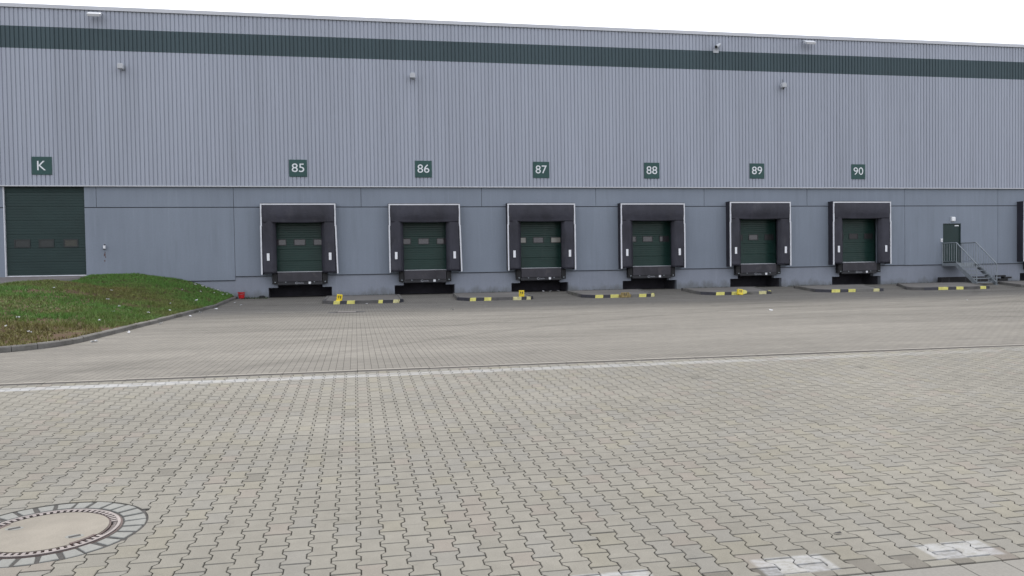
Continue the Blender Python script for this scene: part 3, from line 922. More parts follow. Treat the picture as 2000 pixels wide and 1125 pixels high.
# ------------------------------------------------------------------ dock shelters
def make_shelter():
    r = empty('dock_shelter', (0, YW, 1.6))
    # local frame: x centred on the dock, y = 0 at the wall, z = 0 at 1.60 m
    W, H, D = 1.65, 3.18, 0.45
    mb = MB()
    for s in (-1, 1):
        mb.box(min(s * W, s * (W - 0.05)), max(s * W, s * (W - 0.05)), -D + 0.012, 0.0, 0.0, H)
    mb.box(-W + 0.05, W - 0.05, -D + 0.012, 0.0, H - 0.05, H - 0.0015)
    mb.build('frame_body', M_body, r, bevel=0.004)
    mb = MB()
    # roof flap that drapes over the top of the frame
    mb.box(-W - 0.012, W + 0.012, -D + 0.035, 0.0, H + 0.0, H + 0.022)
    mb.build('top_cover', M_body, r)
    def curtain(name, pts_fn, nx, nz):
        mb = MB(); g = [[mb.bm.verts.new(pts_fn(i / nx, j / nz)) for i in range(nx + 1)] for j in range(nz + 1)]
        for j in range(nz):
            for i in range(nx):
                mb.bm.faces.new([g[j][i], g[j][i + 1], g[j + 1][i + 1], g[j + 1][i]])
        o = mb.build(name, M_fabric, r, smooth=True)
        md = o.modifiers.new('thick', 'SOLIDIFY'); md.thickness = 0.006; md.offset = 1
        return o
    # side curtains: flat band outside, inner edge bent back into the opening
    for s in (-1, 1):
        def fn(u, v, s=s):
            # u from outer edge to inner edge
            if u < 0.7: x = W - 0.055 - (W - 0.055 - 1.16) * u / 0.7; y = -D + 0.004 * math.sin(7 * v + s) + 0.006 * math.sin(11 * u * v)
            else: x = 1.16 - 0.17 * (u - 0.7) / 0.3; y = -D + 0.20 * (u - 0.7) / 0.3
            z = 0.045 + v * (2.50 - 0.045)
            return (s * x, y, z)
        curtain('side_curtain', fn, 10, 24)
    # top curtain, hanging in front of the side curtains, its lower band bowed
    def fn(u, v):
        x = -(W - 0.055) + u * 2 * (W - 0.055)
        z = H - 0.06 - v * (H - 0.06 - 2.32)
        y = -D - 0.012 - 0.05 * math.sin(math.pi * min(1, v * 1.1)) * (0.3 + 0.7 * math.sin(math.pi * u)) + (0.05 * (v - 0.62) if v > 0.62 else 0) * (0.2 + math.sin(math.pi * u))
        z += 0.012 * math.cos(2 * math.pi * u) * v
        return (x, y, z)
    curtain('top_curtain', fn, 24, 14)
    # white edge strips
    mb = MB(); mb.box(-W, W, -D - 0.03, -D + 0.010, H - 0.062, H - 0.003)
    mb.build('top_strip', M_white, r)
    for s in (-1, 1):
        mb = MB()
        o1, o2 = (W - 0.062, W) if True else (0, 0)
        a, b = sorted((s * o1, s * o2))
        mb.box(a, b, -D - 0.028, -D + 0.010, 2.16, H - 0.063)
        sh = 0.016
        a, b = sorted((s * (o1 + sh), s * (o2 + sh)))
        mb.box(a, b, -D - 0.034, -D + 0.008, 0.0, 2.19)
        mb.build('side_strip', M_white, r)
    for s in (-1, 1):
        mb = MB(); x = -1.345 if s < 0 else 1.365
        mb.box(x - 0.058, x + 0.058, -D - 0.026, -D - 0.018, 0.62, 0.95)
        mb.build('guide_mark', M_mark, r)
    mb = MB()
    x = 1.02
    for i in range(9):
        w = 0.022 + 0.006 * (i % 3)
        mb.box(x, x + w, -D - 0.022, -D - 0.016, H - 0.245, H - 0.20 + 0.006 * (i % 2)); x += w + 0.012
    mb.box(1.02, x + .02, -D - 0.020, -D - 0.016, H - 0.262, H - 0.252)
    mb.build('maker_tag', M_tag, r)
    return r
sh0 = make_shelter()
lab = {85: 'black dock shelter below sign 85, its lower right strip splayed outward', 86: 'black dock shelter below sign 86', 87: 'black dock shelter below sign 87',
       88: 'black dock shelter below sign 88', 89: 'black dock shelter below sign 89', 90: 'black dock shelter below sign 90',
       91: 'black dock shelter cut off by the right edge, beyond the steps'}
for i, (num, (c, dz)) in enumerate(DOCKS.items()):
    r = sh0 if i == 0 else copy_tree(sh0)
    if i == 0: pend = r
    r.location = (c, YW, 1.60 + dz * 0.3)
    r.scale = (1, 1, 1.0 + dz * 0.25)
    tag(r, lab[num], 'dock shelter', 'dock shelters along the warehouse wall')
    SHELTERS = globals().setdefault('SHELTERS', {}); SHELTERS[num] = r
for num in (85, 86):
    # the right strip leans outward towards its foot
    q = sorted(child(SHELTERS[num], 'side_strip'), key=lambda q: min(v.co.x for v in q.data.vertices))[1]
    q.data = q.data.copy()
    for v in q.data.vertices:
        if v.co.z < 2.5: v.co.x += 0.055 * (2.2 - min(v.co.z, 2.2)) / 2.2

# ------------------------------------------------------------------ dock levellers
def make_leveller():
    r = empty('dock_leveller', (0, YW, 1.64))
    # z = 0 is the plate level
    mb = MB(); mb.box(-1.0, 0.98, -0.20, 1.2, -0.06, 0.03)
    mb.build('platform', M_lip, r, bevel=0.005)
    mb = MB(); mb.box(-0.985, 0.965, -0.24, -0.205, -0.40, 0.005)
    mb.build('hanging_lip', M_lip, r, bevel=0.006)
    mb = MB(); mb.box(-1.0, 0.98, -0.18, -0.08, -0.555, -0.40); mb.box(-1.0, 0.98, -0.20, -0.17, -0.53, -0.405)
    mb.build('front_beam', M_black, r, bevel=0.004)
    for s in (-1, 1):
        mb = MB(); a, b = ((-1.23, -1.005) if s < 0 else (0.985, 1.21))
        mb.box(a, b, -0.22, 0.04, -0.50, -0.03)
        mb.build('rubber_bumper', M_rubber, r, bevel=0.02)
    for x in (-0.64, 0.62, -1.1, 1.1):
        mb = MB(); y = -0.205 if abs(x) < 1 else -0.222
        mb.tube((x, y, -0.42), (x, y - 0.02, -0.42), 0.028, seg=10)
        mb.build('bolt', M_galv, r)
    mb = MB()
    # round emblem and a short worn word
    for i in range(14):
        t0 = 2 * math.pi * i / 16 + 0.5; t1 = 2 * math.pi * (i + 1) / 16 + 0.5
        P = lambda t, q: (-0.16 + q * 1.25 * math.cos(t), -0.2055, -0.465 + q * math.sin(t))
        mb.quad([P(t0, 0.036), P(t0, 0.052), P(t1, 0.052), P(t1, 0.036)])
    x = -0.085
    for i in range(6):
        w = 0.030
        mb.box(x, x + 0.007, -0.206, -0.2045, -0.497, -0.437)
        mb.box(x + 0.007, x + w, -0.206, -0.2045, -0.447 - 0.02 * (i % 3), -0.437 - 0.02 * (i % 3)) 
        mb.box(x + 0.007, x + w, -0.206, -0.2045, -0.497, -0.488)
        x += 0.041
    mb.build('maker_decal', M_decal, r)
    mb = MB(); mb.box(0.36, 0.47, -0.207, -0.2005, -0.515, -0.405)
    mb.build('white_label', M_mark, r)
    return r
lv0 = make_leveller()
for i, (num, (c, dz)) in enumerate(DOCKS.items()):
    r = lv0 if i == 0 else copy_tree(lv0)
    r.location = (c + 0.01, YW, 1.66 + dz * 0.4)
    t = 'dock leveller with black bumpers and hanging lip below the door of bay %d' % num
    if num == 91: t = 'dock leveller below the shelter at the right edge'
    tag(r, t, 'dock leveller', 'dock levellers below the doors')

# ------------------------------------------------------------------ lamps and camera on the wall
def wall_lamp(x, z, label):
    r = empty('wall_lamp', (x, YW - 0.10, z)); tag(r, label, 'wall lamp', 'small wall lamps on the cladding')
    mb = MB()
    pts = [(-0.14, -0.13), (0.14, -0.13), (0.16, 0.05), (0.12, 0.16), (-0.12, 0.16), (-0.16, 0.05)]
    mb.prism(pts, -0.42, -0.16); o = mb.build('housing', M_lamp, r, bevel=0.02)
    mb = MB(); mb.prism([(a * .8, b * .8) for a, b in pts], -0.435, -0.4215); mb.build('glass', M_lens, r)
    mb = MB(); mb.tube((0.06, 0.0, 0.0), (0.06, -0.165, 0.0), 0.045); mb.box(-0.02, 0.14, -0.012, 0.0, -0.14, 0.14)
    mb.build('wall_bracket', M_grate, r)
    return r
a = wall_lamp(-9.80, 10.71, 'small pale wall lamp high up between signs K and 85')
b = wall_lamp(2.78, 10.66, 'small pale wall lamp high above sign 86')
c_ = wall_lamp(21.42, 10.70, 'small pale wall lamp with a dangling sensor high above sign 89')
mb = MB(); mb.tube((0.0, -0.30, -0.14), (0.0, -0.30, -0.24), 0.05, 0.03); mb.tube((0.05, -0.1, 0.16), (0.05, -0.1, 0.42), 0.012)
mb.build('sensor', M_black, c_)
for q_ in (a, b, c_): q_.scale = (0.82, 0.82, 0.82)
def flood(x, z, label):
    r = empty('floodlight', (x, YW - 0.12, z)); tag(r, label, 'floodlight', 'flat floodlights under the roof edge')
    mb = MB()
    mb.bm.verts.ensure_lookup_table()
    vs = mb.box(-0.27, 0.27, -0.56, -0.24, -0.045, 0.075)
    mb.build('lamp_head', M_lamp, r, bevel=0.015).rotation_euler = (RA(28), 0, 0)
    mb = MB(); mb.box(-0.24, 0.24, -0.568, -0.5605, -0.035, 0.065)
    mb.build('lamp_glass', M_white, r).rotation_euler = (RA(28), 0, 0)
    for s in (-0.22, 0.22):
        mb = MB(); mb.bar((s, 0.02, -0.06), (s, -0.30, -0.13), 0.03, 0.03)
        mb.build('arm', M_grate, r)
    return r
flood(-10.76, 13.05, 'white floodlight under the roof edge at the left end of the wall')
flood(22.80, 13.05, 'white floodlight under the roof edge at the right, above sign 89')
r = empty('security_camera', (17.88, YW - 0.10, 12.50)); tag(r, 'white tube-shaped security camera just above the dark stripe, pointing down', 'security camera'); r.scale = (.85, .85, .85)
mb = MB(); mb.tube((0.20, -0.15, 0.20), (-0.16, -0.42, -0.02), 0.085, 0.10, seg=16); mb.build('camera_body', M_lamp, r, smooth=False)
mb = MB(); mb.tube((-0.162, -0.4215, -0.0213), (-0.175, -0.431, -0.029), 0.08, seg=16); mb.build('camera_lens', M_black, r)
mb = MB(); mb.box(-0.16, 0.18, -0.03, 0.0, -0.26, -0.06); mb.bar((0.05, -0.02, -0.10), (0.02, -0.26, 0.03), 0.04, 0.04); mb.build('mounting_plate', M_lamp, r)

r = empty('door_lamp', (31.38, YW, 3.94)); tag(r, 'square white lamp above the green entrance door', 'door lamp')
mb = MB(); mb.box(-0.13, 0.13, -0.03, 0.0, -0.13, 0.13); mb.build('base', M_lamp, r)
mb = MB(); mb.box(-0.11, 0.11, -0.11, -0.031, -0.11, 0.11); mb.build('cover', M_opal, r, bevel=0.03)
r = empty('bell_push', (30.70, YW, 2.83)); tag(r, 'small white bell push left of the green entrance door', 'bell push')
mb = MB(); mb.box(-0.055, 0.055, -0.05, 0.0, -0.09, 0.08); mb.build('housing', M_mark, r, bevel=0.01)
mb = MB(); mb.tube((0, -0.05, 0), (0, -0.062, 0), 0.022); mb.build('button', M_black, r)
r = empty('wall_socket', (-10.74, YW, 2.92)); tag(r, 'small white pipe end on the concrete wall with rust stains below, right of the gate', 'wall fitting')
mb = MB(); mb.tube((0, -0.09, 0.07), (0, -0.09, -0.07), 0.05, 0.045, seg=14); mb.build('cap', M_mark, r)
mb = MB(); mb.tube((0, -0.001, 0.0), (0, -0.06, 0.0), 0.03); mb.tube((0, -0.09, -0.071), (0, -0.09, -0.11), 0.05, seg=12); mb.tube((0.02, -0.09, 0.071), (0.02, -0.09, 0.12), 0.028, seg=12); mb.build('collar', M_black, r)
M_rust = mat('rust_stain', (0.12, 0.085, 0.085), 0.9)
mb = MB()
for (x, z, w, h) in ((-0.015, -0.34, 0.05, 0.09), (0.02, -0.44, 0.022, 0.05), (-0.02, -0.6, 0.03, 0.06), (0.0, -0.24, 0.02, 0.05)):
    pts = [(x + w * math.cos(t) * rng.uniform(.6, 1), z + h * math.sin(t) * rng.uniform(.6, 1)) for t in [i * math.pi / 5 for i in range(10)]]
    mb.prism(pts, -0.006, -0.002)
mb.build('rust_stain', M_rust, r)

# ------------------------------------------------------------------ entrance steps
st = empty('entrance_steps', (31.3, 36.9, 0.45)); tag(st, 'galvanised steel steps and landing with barred railings in front of the green entrance door', 'steps')
def spart(mb, name, m_, bevel=0):
    o = mb.build(name, m_, None, bevel=bevel); o.parent = st; o.matrix_parent_inverse = Matrix.Translation(-st.location); return o
XL, XR, YB, YT, YF = 30.74, 31.90, YW - 0.03, 37.43, 36.02
ZL = 1.60
mb = MB(); mb.box(XL + .04, XR - .04, YT + .0, YB, ZL - 0.03, ZL)
for i in range(18): 
    y = YT + 0.03 + i * 0.058; mb.box(XL + .045, XR - .045, y, y + 0.006, ZL + 0.0005, ZL + 0.006)
spart(mb, 'landing', M_grate)
mb = MB(); mb.box(XL, XR, YT - 0.02, YT - 0.001, ZL - 0.17, ZL + 0.01); mb.box(XL, XL + .038, YT, YB, ZL - 0.16, ZL + 0.012); mb.box(XR - .038, XR, YT, YB, ZL - 0.16, ZL + 0.012)
spart(mb, 'landing_beam', M_galv)
def zs(y): return ZL - (ZL - 0.47) * (YT - y) / (YT - YF)
for X in (XL, XR):
    mb = MB(); mb.bar((X, YT, ZL - 0.10), (X, YF, zs(YF) - 0.02 + 0.06), 0.012, 0.20)
    for q in (-0.10, 0.10):
        s = 1 if X == XL else -1
        mb.bar((X + s * 0.025, YT, ZL - 0.10 + q), (X + s * 0.025, YF, zs(YF) + 0.04 + q), 0.05, 0.012)
    spart(mb, 'stringer', M_galv)
NT = 5
for i in range(NT):
    f = (i + 1) / (NT + 1)
    z = ZL - (ZL - 0.44) * f; y = YT - (YT - YF) * f + 0.03
    mb = MB(); mb.box(XL + .03, XR - .03, y - 0.15, y + 0.12, z - 0.03, z); mb.box(XL + .03, XR - .03, y - 0.16, y - 0.151, z - 0.045, z + 0.003)
    spart(mb, 'tread', M_grate)
for X in (XL, XR):
    mb = MB()
    top = 1.06
    mb.tube((X, YB, ZL + top), (X, YT, ZL + top), 0.027); mb.tube((X, YB, ZL + 0.10), (X, YT, ZL + 0.10), 0.014)
    mb.tube((X, YT, ZL + top), (X, YF, zs(YF) + top), 0.027); mb.tube((X, YT, ZL + 0.10), (X, YF + .02, zs(YF) + 0.17), 0.014)
    for y in (YB - .02, YT): mb.tube((X, y, ZL - 0.1), (X, y, ZL + top), 0.021)
    mb.tube((X, YF, 0.45), (X, YF, zs(YF) + top), 0.021)
    for i in range(1, 6):
        y = YT + (YB - YT) * i / 6; mb.tube((X, y, ZL + .10), (X, y, ZL + top), 0.0125, seg=8)
    for i in range(1, 8):
        y = YT + (YF - YT) * i / 8; mb.tube((X, y, zs(y) + .16), (X, y, zs(y) + top), 0.0125, seg=8)
    spart(mb, 'railing', M_galv)
for X in (XL, XR):
    mb = MB(); mb.box(X - 0.07, X + 0.07, YF - 0.08, YF + 0.08, 0.43, 0.475)
    spart(mb, 'foot_plate', M_galv)

# dark beams lying along the wall below the steps
r = empty('rubber_beam', (31.6, 38.2, 0.53)); tag(r, 'long low black beam lying on the ground against the wall behind the steps', 'beam')
mb = MB(); mb.box(-1.22, 1.6, -0.12, 0.2, 0.0, 0.33); mb.build('beam', M_rubber, r, bevel=0.03)
for x in (-0.8, 0.2, 1.1):
    mb = MB(); mb.box(x, x + 0.05, -0.125, -0.1, 0.02, 0.31); mb.build('strap', M_black, r)
r = empty('block_stack', (34.0, 38.1, 0.53)); tag(r, 'small untidy stack of black blocks by the wall right of the steps', 'block stack')
for (x0, x1, y0, y1, z0, z1) in ((-0.28, 0.30, -0.15, 0.15, 0.0, 0.12), (-0.20, 0.34, -0.12, 0.12, 0.122, 0.20), (0.10, 0.55, -0.13, 0.13, 0.202, 0.29), (-0.30, 0.22, -0.1, 0.1, 0.292, 0.38)):
    mb = MB(); mb.box(x0, x1, y0, y1, z0, z1); mb.build('block', M_rubber, r, bevel=0.012)

# ------------------------------------------------------------------ kerbed islands between the docks
YFI = 33.4
ISL = {
 85: dict(back=(-1.04, 1.95), seg=[(-0.91, -0.65, 'y'), (-0.65, -0.38, 'k'), (-0.38, -0.06, 'y'), (-0.06, 0.87, 'd'), (0.87, 1.05, 'y'), (1.05, 1.46, 'k'), (1.46, 1.72, 'w')], left='d',
          label='low kerbed island between bays 85 and 86 with yellow stones at both ends'),
 86: dict(back=(4.60, 7.62), seg=[(4.60, 4.86, 'y'), (4.86, 5.20, 'k'), (5.20, 5.50, 'y'), (5.50, 6.41, 'd'), (6.41, 6.78, 'w'), (6.78, 6.99, 'k'), (6.99, 7.18, 'w')], left='k',
          label='low kerbed island between bays 86 and 87, its kerb striped yellow and black'),
 87: dict(back=(10.30, 13.3), seg=[(9.97, 10.33, 'y'), (10.33, 10.65, 'k'), (10.65, 11.02, 'y'), (11.02, 11.57, 'b'), (11.57, 11.93, 'g'), (11.93, 12.26, 'y'), (12.26, 12.47, 'k'), (12.47, 12.60, 'w')], left='k',
          label='low kerbed island between bays 87 and 88 with a brown-stained kerb'),
 88: dict(back=(16.0, 19.2), seg=[(15.46, 15.87, 'y'), (15.87, 16.2, 'k'), (16.2, 16.64, 'y'), (16.64, 17.5, 'g'), (17.5, 17.86, 'w'), (17.86, 18.11, 'k')], left='k',
          label='low kerbed island between bays 88 and 89 with a bare grey kerb stretch'),
 89: dict(back=(21.9, 25.1), seg=[(21.03, 21.46, 'y'), (21.46, 21.87, 'k'), (21.87, 22.23, 'y'), (22.23, 23.13, 'g'), (23.13, 23.44, 'w'), (23.44, 23.65, 'k')], left='k',
          label='low kerbed island between bays 89 and 90, kerb worn bare right of two yellow stones'),
 90: dict(back=(27.6, 31.0), seg=[(25.73, 26.48, 'k'), (26.48, 26.99, 'y'), (26.99, 27.42, 'k'), (27.42, 27.80, 'y'), (27.80, 28.70, 'd'), (28.70, 29.01, 'y'), (29.01, 29.20, 'k')], left='d',
          label='low kerbed island in front of the entrance steps with three yellow stones'),
 91: dict(back=(33.3, 36.6), seg=[(31.9, 32.4, 'g'), (32.4, 33.0, 'y'), (33.0, 33.6, 'k'), (33.6, 34.4, 'g'), (34.4, 35.0, 'y')], left='g',
          label='low kerbed island at the right edge, right of the steps'),
}
KM = {'y': M_yellow, 'k': M_blackp, 'w': M_yellow_worn, 'd': M_kerb_dark, 'b': M_brown_worn, 'g': M_kerb}
KN = {'y': 'yellow kerbstone', 'k': 'black kerbstone', 'w': 'worn yellow kerbstone', 'd': 'dark bare kerbstone', 'b': 'brown stained kerbstone', 'g': 'bare grey kerbstone'}
for num, d in ISL.items():
    segs = d['seg']; xa = segs[0][0]; xb = segs[-1][1]
    bl, br = d['back']; YBK = 37.0
    r = empty('kerb_island', ((xa + xb) / 2, YFI, gz(YFI)))
    tag(r, d['label'], 'kerb island', 'kerbed islands between the loading bays')
    def ip(mb, name, m_, bevel=0, lab_=None):
        o = mb.build(name, m_, None, bevel=bevel); o.parent = r; o.matrix_parent_inverse = Matrix.Translation(-r.location)
        if lab_: o['label'] = lab_
        return o
    KH, KW = 0.13, 0.13
    def kerb_piece(p, q, code, slant=0.0):
        """stone from p to q along the outer face, body to the left of the walking direction"""
        p = Vector((p[0], p[1])); q = Vector((q[0], q[1])); t = (q - p).normalized(); nn = Vector((-t.y, t.x))
        a = p + t * 0.004; b = q - t * 0.004
        mb = MB()
        pts = [(a, 0, 0), (b, 0, 0), (b + nn * KW, 0, 0), (a + nn * KW, 0, 0)]
        def z(P): return gz(P.y)
        lo = [mb.bm.verts.new((P.x, P.y, z(P) - 0.05)) for P, _, _ in pts]
        sl = t * slant
        tops = [a + nn * 0.022 + sl, b + nn * 0.022 + sl, b + nn * KW + sl, a + nn * KW + sl]
        hi = [mb.bm.verts.new((P.x, P.y, z(P) + KH)) for P in tops]
        mb.bm.faces.new(lo[::-1]); mb.bm.faces.new(hi)
        for i in range(4): mb.bm.faces.new([lo[i], lo[(i + 1) % 4], hi[(i + 1) % 4], hi[i]])
        ip(mb, 'kerbstone', KM[code], bevel=0.012, lab_=KN[code])
    for (a, b, code) in segs:
        kerb_piece((a, YFI), (b, YFI), code, slant=0.03)
    # corner and side stones
    def side(p, q, codes):
        p = Vector(p); q = Vector(q); k = len(codes)
        for i, cd in enumerate(codes):
            kerb_piece(p + (q - p) * i / k, p + (q - p) * (i + 1) / k, cd)
    lc = d['left']
    cl = (xa - 0.45, YFI + 0.62)
    side(cl, (xa, YFI), [lc])
    # keep the left side running back towards the wall
    bl2 = (bl - 0.25 if num < 87 else bl - 0.6, YBK)
    side(bl2, cl, ['g', 'g', 'g', 'd'] if lc != 'g' else ['g'] * 4)
    cr = (xb + 0.22, YFI + 0.45)
    side((xb, YFI), cr, ['y' if num in (87, 88) else ('k' if num != 91 else 'g')])
    side(cr, (br, YBK), ['g', 'g', 'g', 'g'])
    mb = MB()
    pts = [(bl2[0] + .14, YBK), (cl[0] + .14, cl[1] + .02), (xa + .08, YFI + .135), (xb - .08, YFI + .135), (cr[0] - .14, cr[1] + .02), (br - .14, YBK)]
    lo = [mb.bm.verts.new((x, y, gz(y) - 0.03)) for x, y in pts]; hi = [mb.bm.verts.new((x, y, gz(y) + 0.112)) for x, y in pts]
    mb.bm.faces.new(hi)
    for i in range(6): mb.bm.faces.new([lo[i], lo[(i + 1) % 6], hi[(i + 1) % 6], hi[i]])
    ip(mb, 'island_paving', M_island)
    mb = MB(); mb.box(bl2[0], br, YBK + .003, YBK + 0.12, gz(YBK) - .03, gz(YBK) + KH)
    ip(mb, 'back_kerb', M_kerb_dark, bevel=0.01)

# yellow bay markers with two black bars
def marker(x, y, z, rot, label, w=0.22, h=0.26):
    r = empty('bay_marker', (x, y, z)); tag(r, label, 'marker', 'small yellow markers on the islands')
    mb = MB(); mb.box(-w / 2, w / 2, -0.07, 0.05, 0, h); mb.build('yellow_block', M_sig, r, bevel=0.012)
    for s in (-1, 1):
        mb = MB()
        vx = s * 0.038
        mb.box(vx - 0.014, vx + 0.014, -0.075, -0.0705, h * 0.40, h * 0.82); mb.box(vx - 0.032, vx - 0.0145, -0.075, -0.0705, h * 0.68, h * 0.77)
        mb.build('numeral', M_blackp, r)
    r.rotation_euler = rot
    return r
zt = gz(33.7) + 0.12
m1 = marker(-0.67, 33.72, zt - 0.0, (RA(8), RA(7), RA(6)), 'tilted yellow marker with black 11 on the island right of bay 85')
mb = MB(); mb.box(-0.14, 0.06, -0.18, -0.08, -0.02, 0.04); mb.build('yellow_foot', M_sig, m1, bevel=0.02)
marker(6.86, 33.75, zt - 0.0, (RA(3), 0, RA(-3)), 'yellow marker with black 11 standing upright on the island right of bay 86')
m3 = marker(11.28, 33.30, gz(33.3) + 0.0, (RA(-4), 0, RA(5)), 'dirty yellow marker block lying at the kerb between bays 87 and 88', w=0.36, h=0.22)
for o in m3.children:
    if o.name.startswith('yellow_block'):
        o.data = o.data.copy(); o.data.materials.clear(); o.data.materials.append(M_brown_worn)
m4 = marker(16.50, 33.22, gz(33.2), (RA(-10), RA(8), RA(10)), 'yellow marker with black 11 leaning on the kerb between bays 88 and 89', w=0.24, h=0.25)
mb = MB(); mb.prism([(0.13, 0.02), (0.34, 0.10), (0.36, 0.2), (0.28, 0.24), (0.13, 0.24)], -0.05, 0.10); mb.build('yellow_foot', M_yellow, m4, bevel=0.015)

# ------------------------------------------------------------------ grassed bank on the left
KP = [(-60, 15.2), (-12.0, 15.35), (-8.5, 15.5), (-7.2, 15.75), (-6.35, 16.15), (-5.9, 16.65), (-5.60, 17.4), (-5.50, 18.5), (-5.45, 21.0), (-5.40, 24.0), (-5.37, 27.5), (-5.35, 31.0), (-5.32, 34.5), (-5.28, 37.0), (-5.25, 38.62)]
def catmull(P, step=0.12):
    out = []
    for i in range(len(P) - 1):
        p0 = Vector(P[max(i - 1, 0)]); p1 = Vector(P[i]); p2 = Vector(P[i + 1]); p3 = Vector(P[min(i + 2, len(P) - 1)])
        L = (p2 - p1).length; k = max(1, int(L / step))
        if L > 20: k = 60; p0 = p1 - (p2 - p1) * 0.1
        for j in range(k):
            t = j / k
            if L > 20 or i == 1: out.append(p1.lerp(p2, t)); continue
            out.append(0.5 * ((2 * p1) + (-p0 + p2) * t + (2 * p0 - 5 * p1 + 4 * p2 - p3) * t * t + (-p0 + 3 * p1 - 3 * p2 + p3) * t ** 3))
    out.append(Vector(P[-1]))
    return out
KPATH = catmull(KP)
# kerb stones along the path
cum = [0]
for a, b in zip(KPATH[:-1], KPATH[1:]): cum.append(cum[-1] + (b - a).length)
def kpt(s):
    s = min(max(s, 0), cum[-1] - 1e-4)
    i = int(np.searchsorted(cum, s, side='right')) - 1
    i = min(i, len(KPATH) - 2)
    t = (s - cum[i]) / max(cum[i + 1] - cum[i], 1e-9)
    a, b = KPATH[i], KPATH[i + 1]
    return a.lerp(b, t), (b - a).normalized()
mb = MB(); s = 0.0
while s < cum[-1] - 0.3:
    P, T = kpt(s)
    curved = P.x > -9 and P.y < 19
    Ls = 0.5 if curved else 1.0
    e = min(s + Ls, cum[-1])
    dz = rng.uniform(-0.006, 0.006); dn = rng.uniform(-0.006, 0.006)
    rings = []
    K = 5
    for j in range(K + 1):
        q, T = kpt(s + 0.006 + (e - s - 0.012) * j / K)
        nn = Vector((-T.y, T.x))        # left of walking direction = towards the grass
        zb = gz(q.y)
        pr = [(dn, -0.06), (dn, 0.085 + dz), (dn + 0.02, 0.108 + dz), (dn + 0.12, 0.108 + dz), (dn + 0.12, -0.06)]
        rings.append([mb.bm.verts.new((q.x + nn.x * o_, q.y + nn.y * o_, zb + h_)) for o_, h_ in pr])
    for j in range(K):
        for i in range(4):
            mb.bm.faces.new([rings[j][i], rings[j + 1][i], rings[j + 1][i + 1], rings[j][i + 1]])
    mb.bm.faces.new(rings[0]); mb.bm.faces.new(rings[-1][::-1])
    s = e
tag(mb.build('kerb', M_kerb), kind='structure')

KA = np.array([[q.x, q.y] for q in KPATH])
def kdist(X, Y):
    """distance to the kerb line, positive on the grass side"""
    X = np.asarray(X, float); Y = np.asarray(Y, float)
    best = np.full(X.shape, 1e9)
    sub = KA[::2]
    for (x, y) in sub:
        d = np.hypot(X - x, Y - y); best = np.minimum(best, d)
    # use exact distance to the two nearly straight legs for far points
    return best
def apron_z(X, Y):
    return 1.672 - 0.010 * (YW - Y) - 0.115 * np.maximum(0, -10.6 - X) * (YW - Y) / 8.5
def apron_edge_x(Y):
    return -11.30 + 0.10 * (YW - Y)
def bank_z(X, Y):
    X = np.asarray(X, float); Y = np.asarray(Y, float)
    d = np.maximum(kdist(X, Y) - 0.10, 0)
    g = np.vectorize(gz)(Y) + 0.10
    wfac = np.clip((Y - 15.5) / 23.0, 0, 1)
    Hm = 0.34 + 0.80 * wfac
    h = Hm * (1 - np.exp(-(d / (1.9 + 1.5 * (1 - wfac))) ** 1.3))
    z = g + h + 0.025 * np.sin(X * 1.3 + Y * 0.7) * np.minimum(d, 1) + 0.018 * np.sin(X * 3.1 - Y * 2.3) * np.minimum(d, 1)
    ramp = apron_z(np.maximum(X, -13.5), np.minimum(Y, 30.0) * 0 + 30.0) - 0.015 - 0.04 * np.clip((-11.2 - X) / 1.5, 0, 1) - 0.062 * np.maximum(0, 30.0 - Y)
    side_ = np.clip((-7.8 - X) / 2.4, 0, 1) * np.clip((31.5 - Y) / 1.0, 0, 1)
    z = np.where(side_ > 0, np.maximum(z, z + (ramp - z) * side_), z)
    # sink below the paved apron
    on = (X < apron_edge_x(Y) + 0.0) & (Y > 29.5)
    az = apron_z(X, Y)
    z = np.where(Y > 29.5, np.minimum(z, az + 0.04), z)
    z = np.where(on, np.minimum(z, az - 0.05), z)
    return z
nx, ny = 130, 110
xs = -5.3 - (np.linspace(0, 1, nx) ** 1.8) * 34
ys = np.linspace(15.2, YW + 0.06, ny)
XX, YY = np.meshgrid(xs, ys)
# inside test: the kerb path is x(y) for y>16 ; below that the front leg
def inside(X, Y):
    kx = np.interp(Y, [q.y for q in KPATH], [q.x for q in KPATH])
    return X < kx - 0.04
ZZ = bank_z(XX, YY)
ins = inside(XX, YY)
V = [(float(a), float(b), float(c)) for a, b, c in zip(XX.ravel(), YY.ravel(), ZZ.ravel())]
F = []
for j in range(ny - 1):
    for i in range(nx - 1):
        a = j * nx + i; q = (a, a + nx, a + nx + 1, a + 1)
        if ins[j, i] and ins[j + 1, i] and ins[j + 1, i + 1] and ins[j, i + 1]: F.append(q)
M_soil = bpy.data.materials.new('grass_and_soil'); M_soil.use_nodes = True
n = M_soil.node_tree.nodes; l = M_soil.node_tree.links
p = n['Principled BSDF']; p.inputs['Roughness'].default_value = 0.95; p.inputs['Specular IOR Level'].default_value = 0.1
tc = n.new('ShaderNodeTexCoord')
nt = n.new('ShaderNodeTexNoise'); nt.inputs['Scale'].default_value = 1.6; nt.inputs['Detail'].default_value = 9; nt.inputs['Roughness'].default_value = 0.65
l.new(tc.outputs['Object'], nt.inputs['Vector'])
cr_ = n.new('ShaderNodeValToRGB')
cr_.color_ramp.elements[0].position = 0.50; cr_.color_ramp.elements[0].color = (0.080, 0.050, 0.034, 1)
cr_.color_ramp.elements[1].position = 0.68; cr_.color_ramp.elements[1].color = (0.085, 0.085, 0.030, 1)
l.new(nt.outputs['Fac'], cr_.inputs['Fac']); l.new(cr_.outputs[0], p.inputs['Base Color'])
bank = np_mesh('grass_bank', V, F, M_soil)
tag(bank, kind='structure')
for pl in bank.data.polygons: pl.use_smooth = True

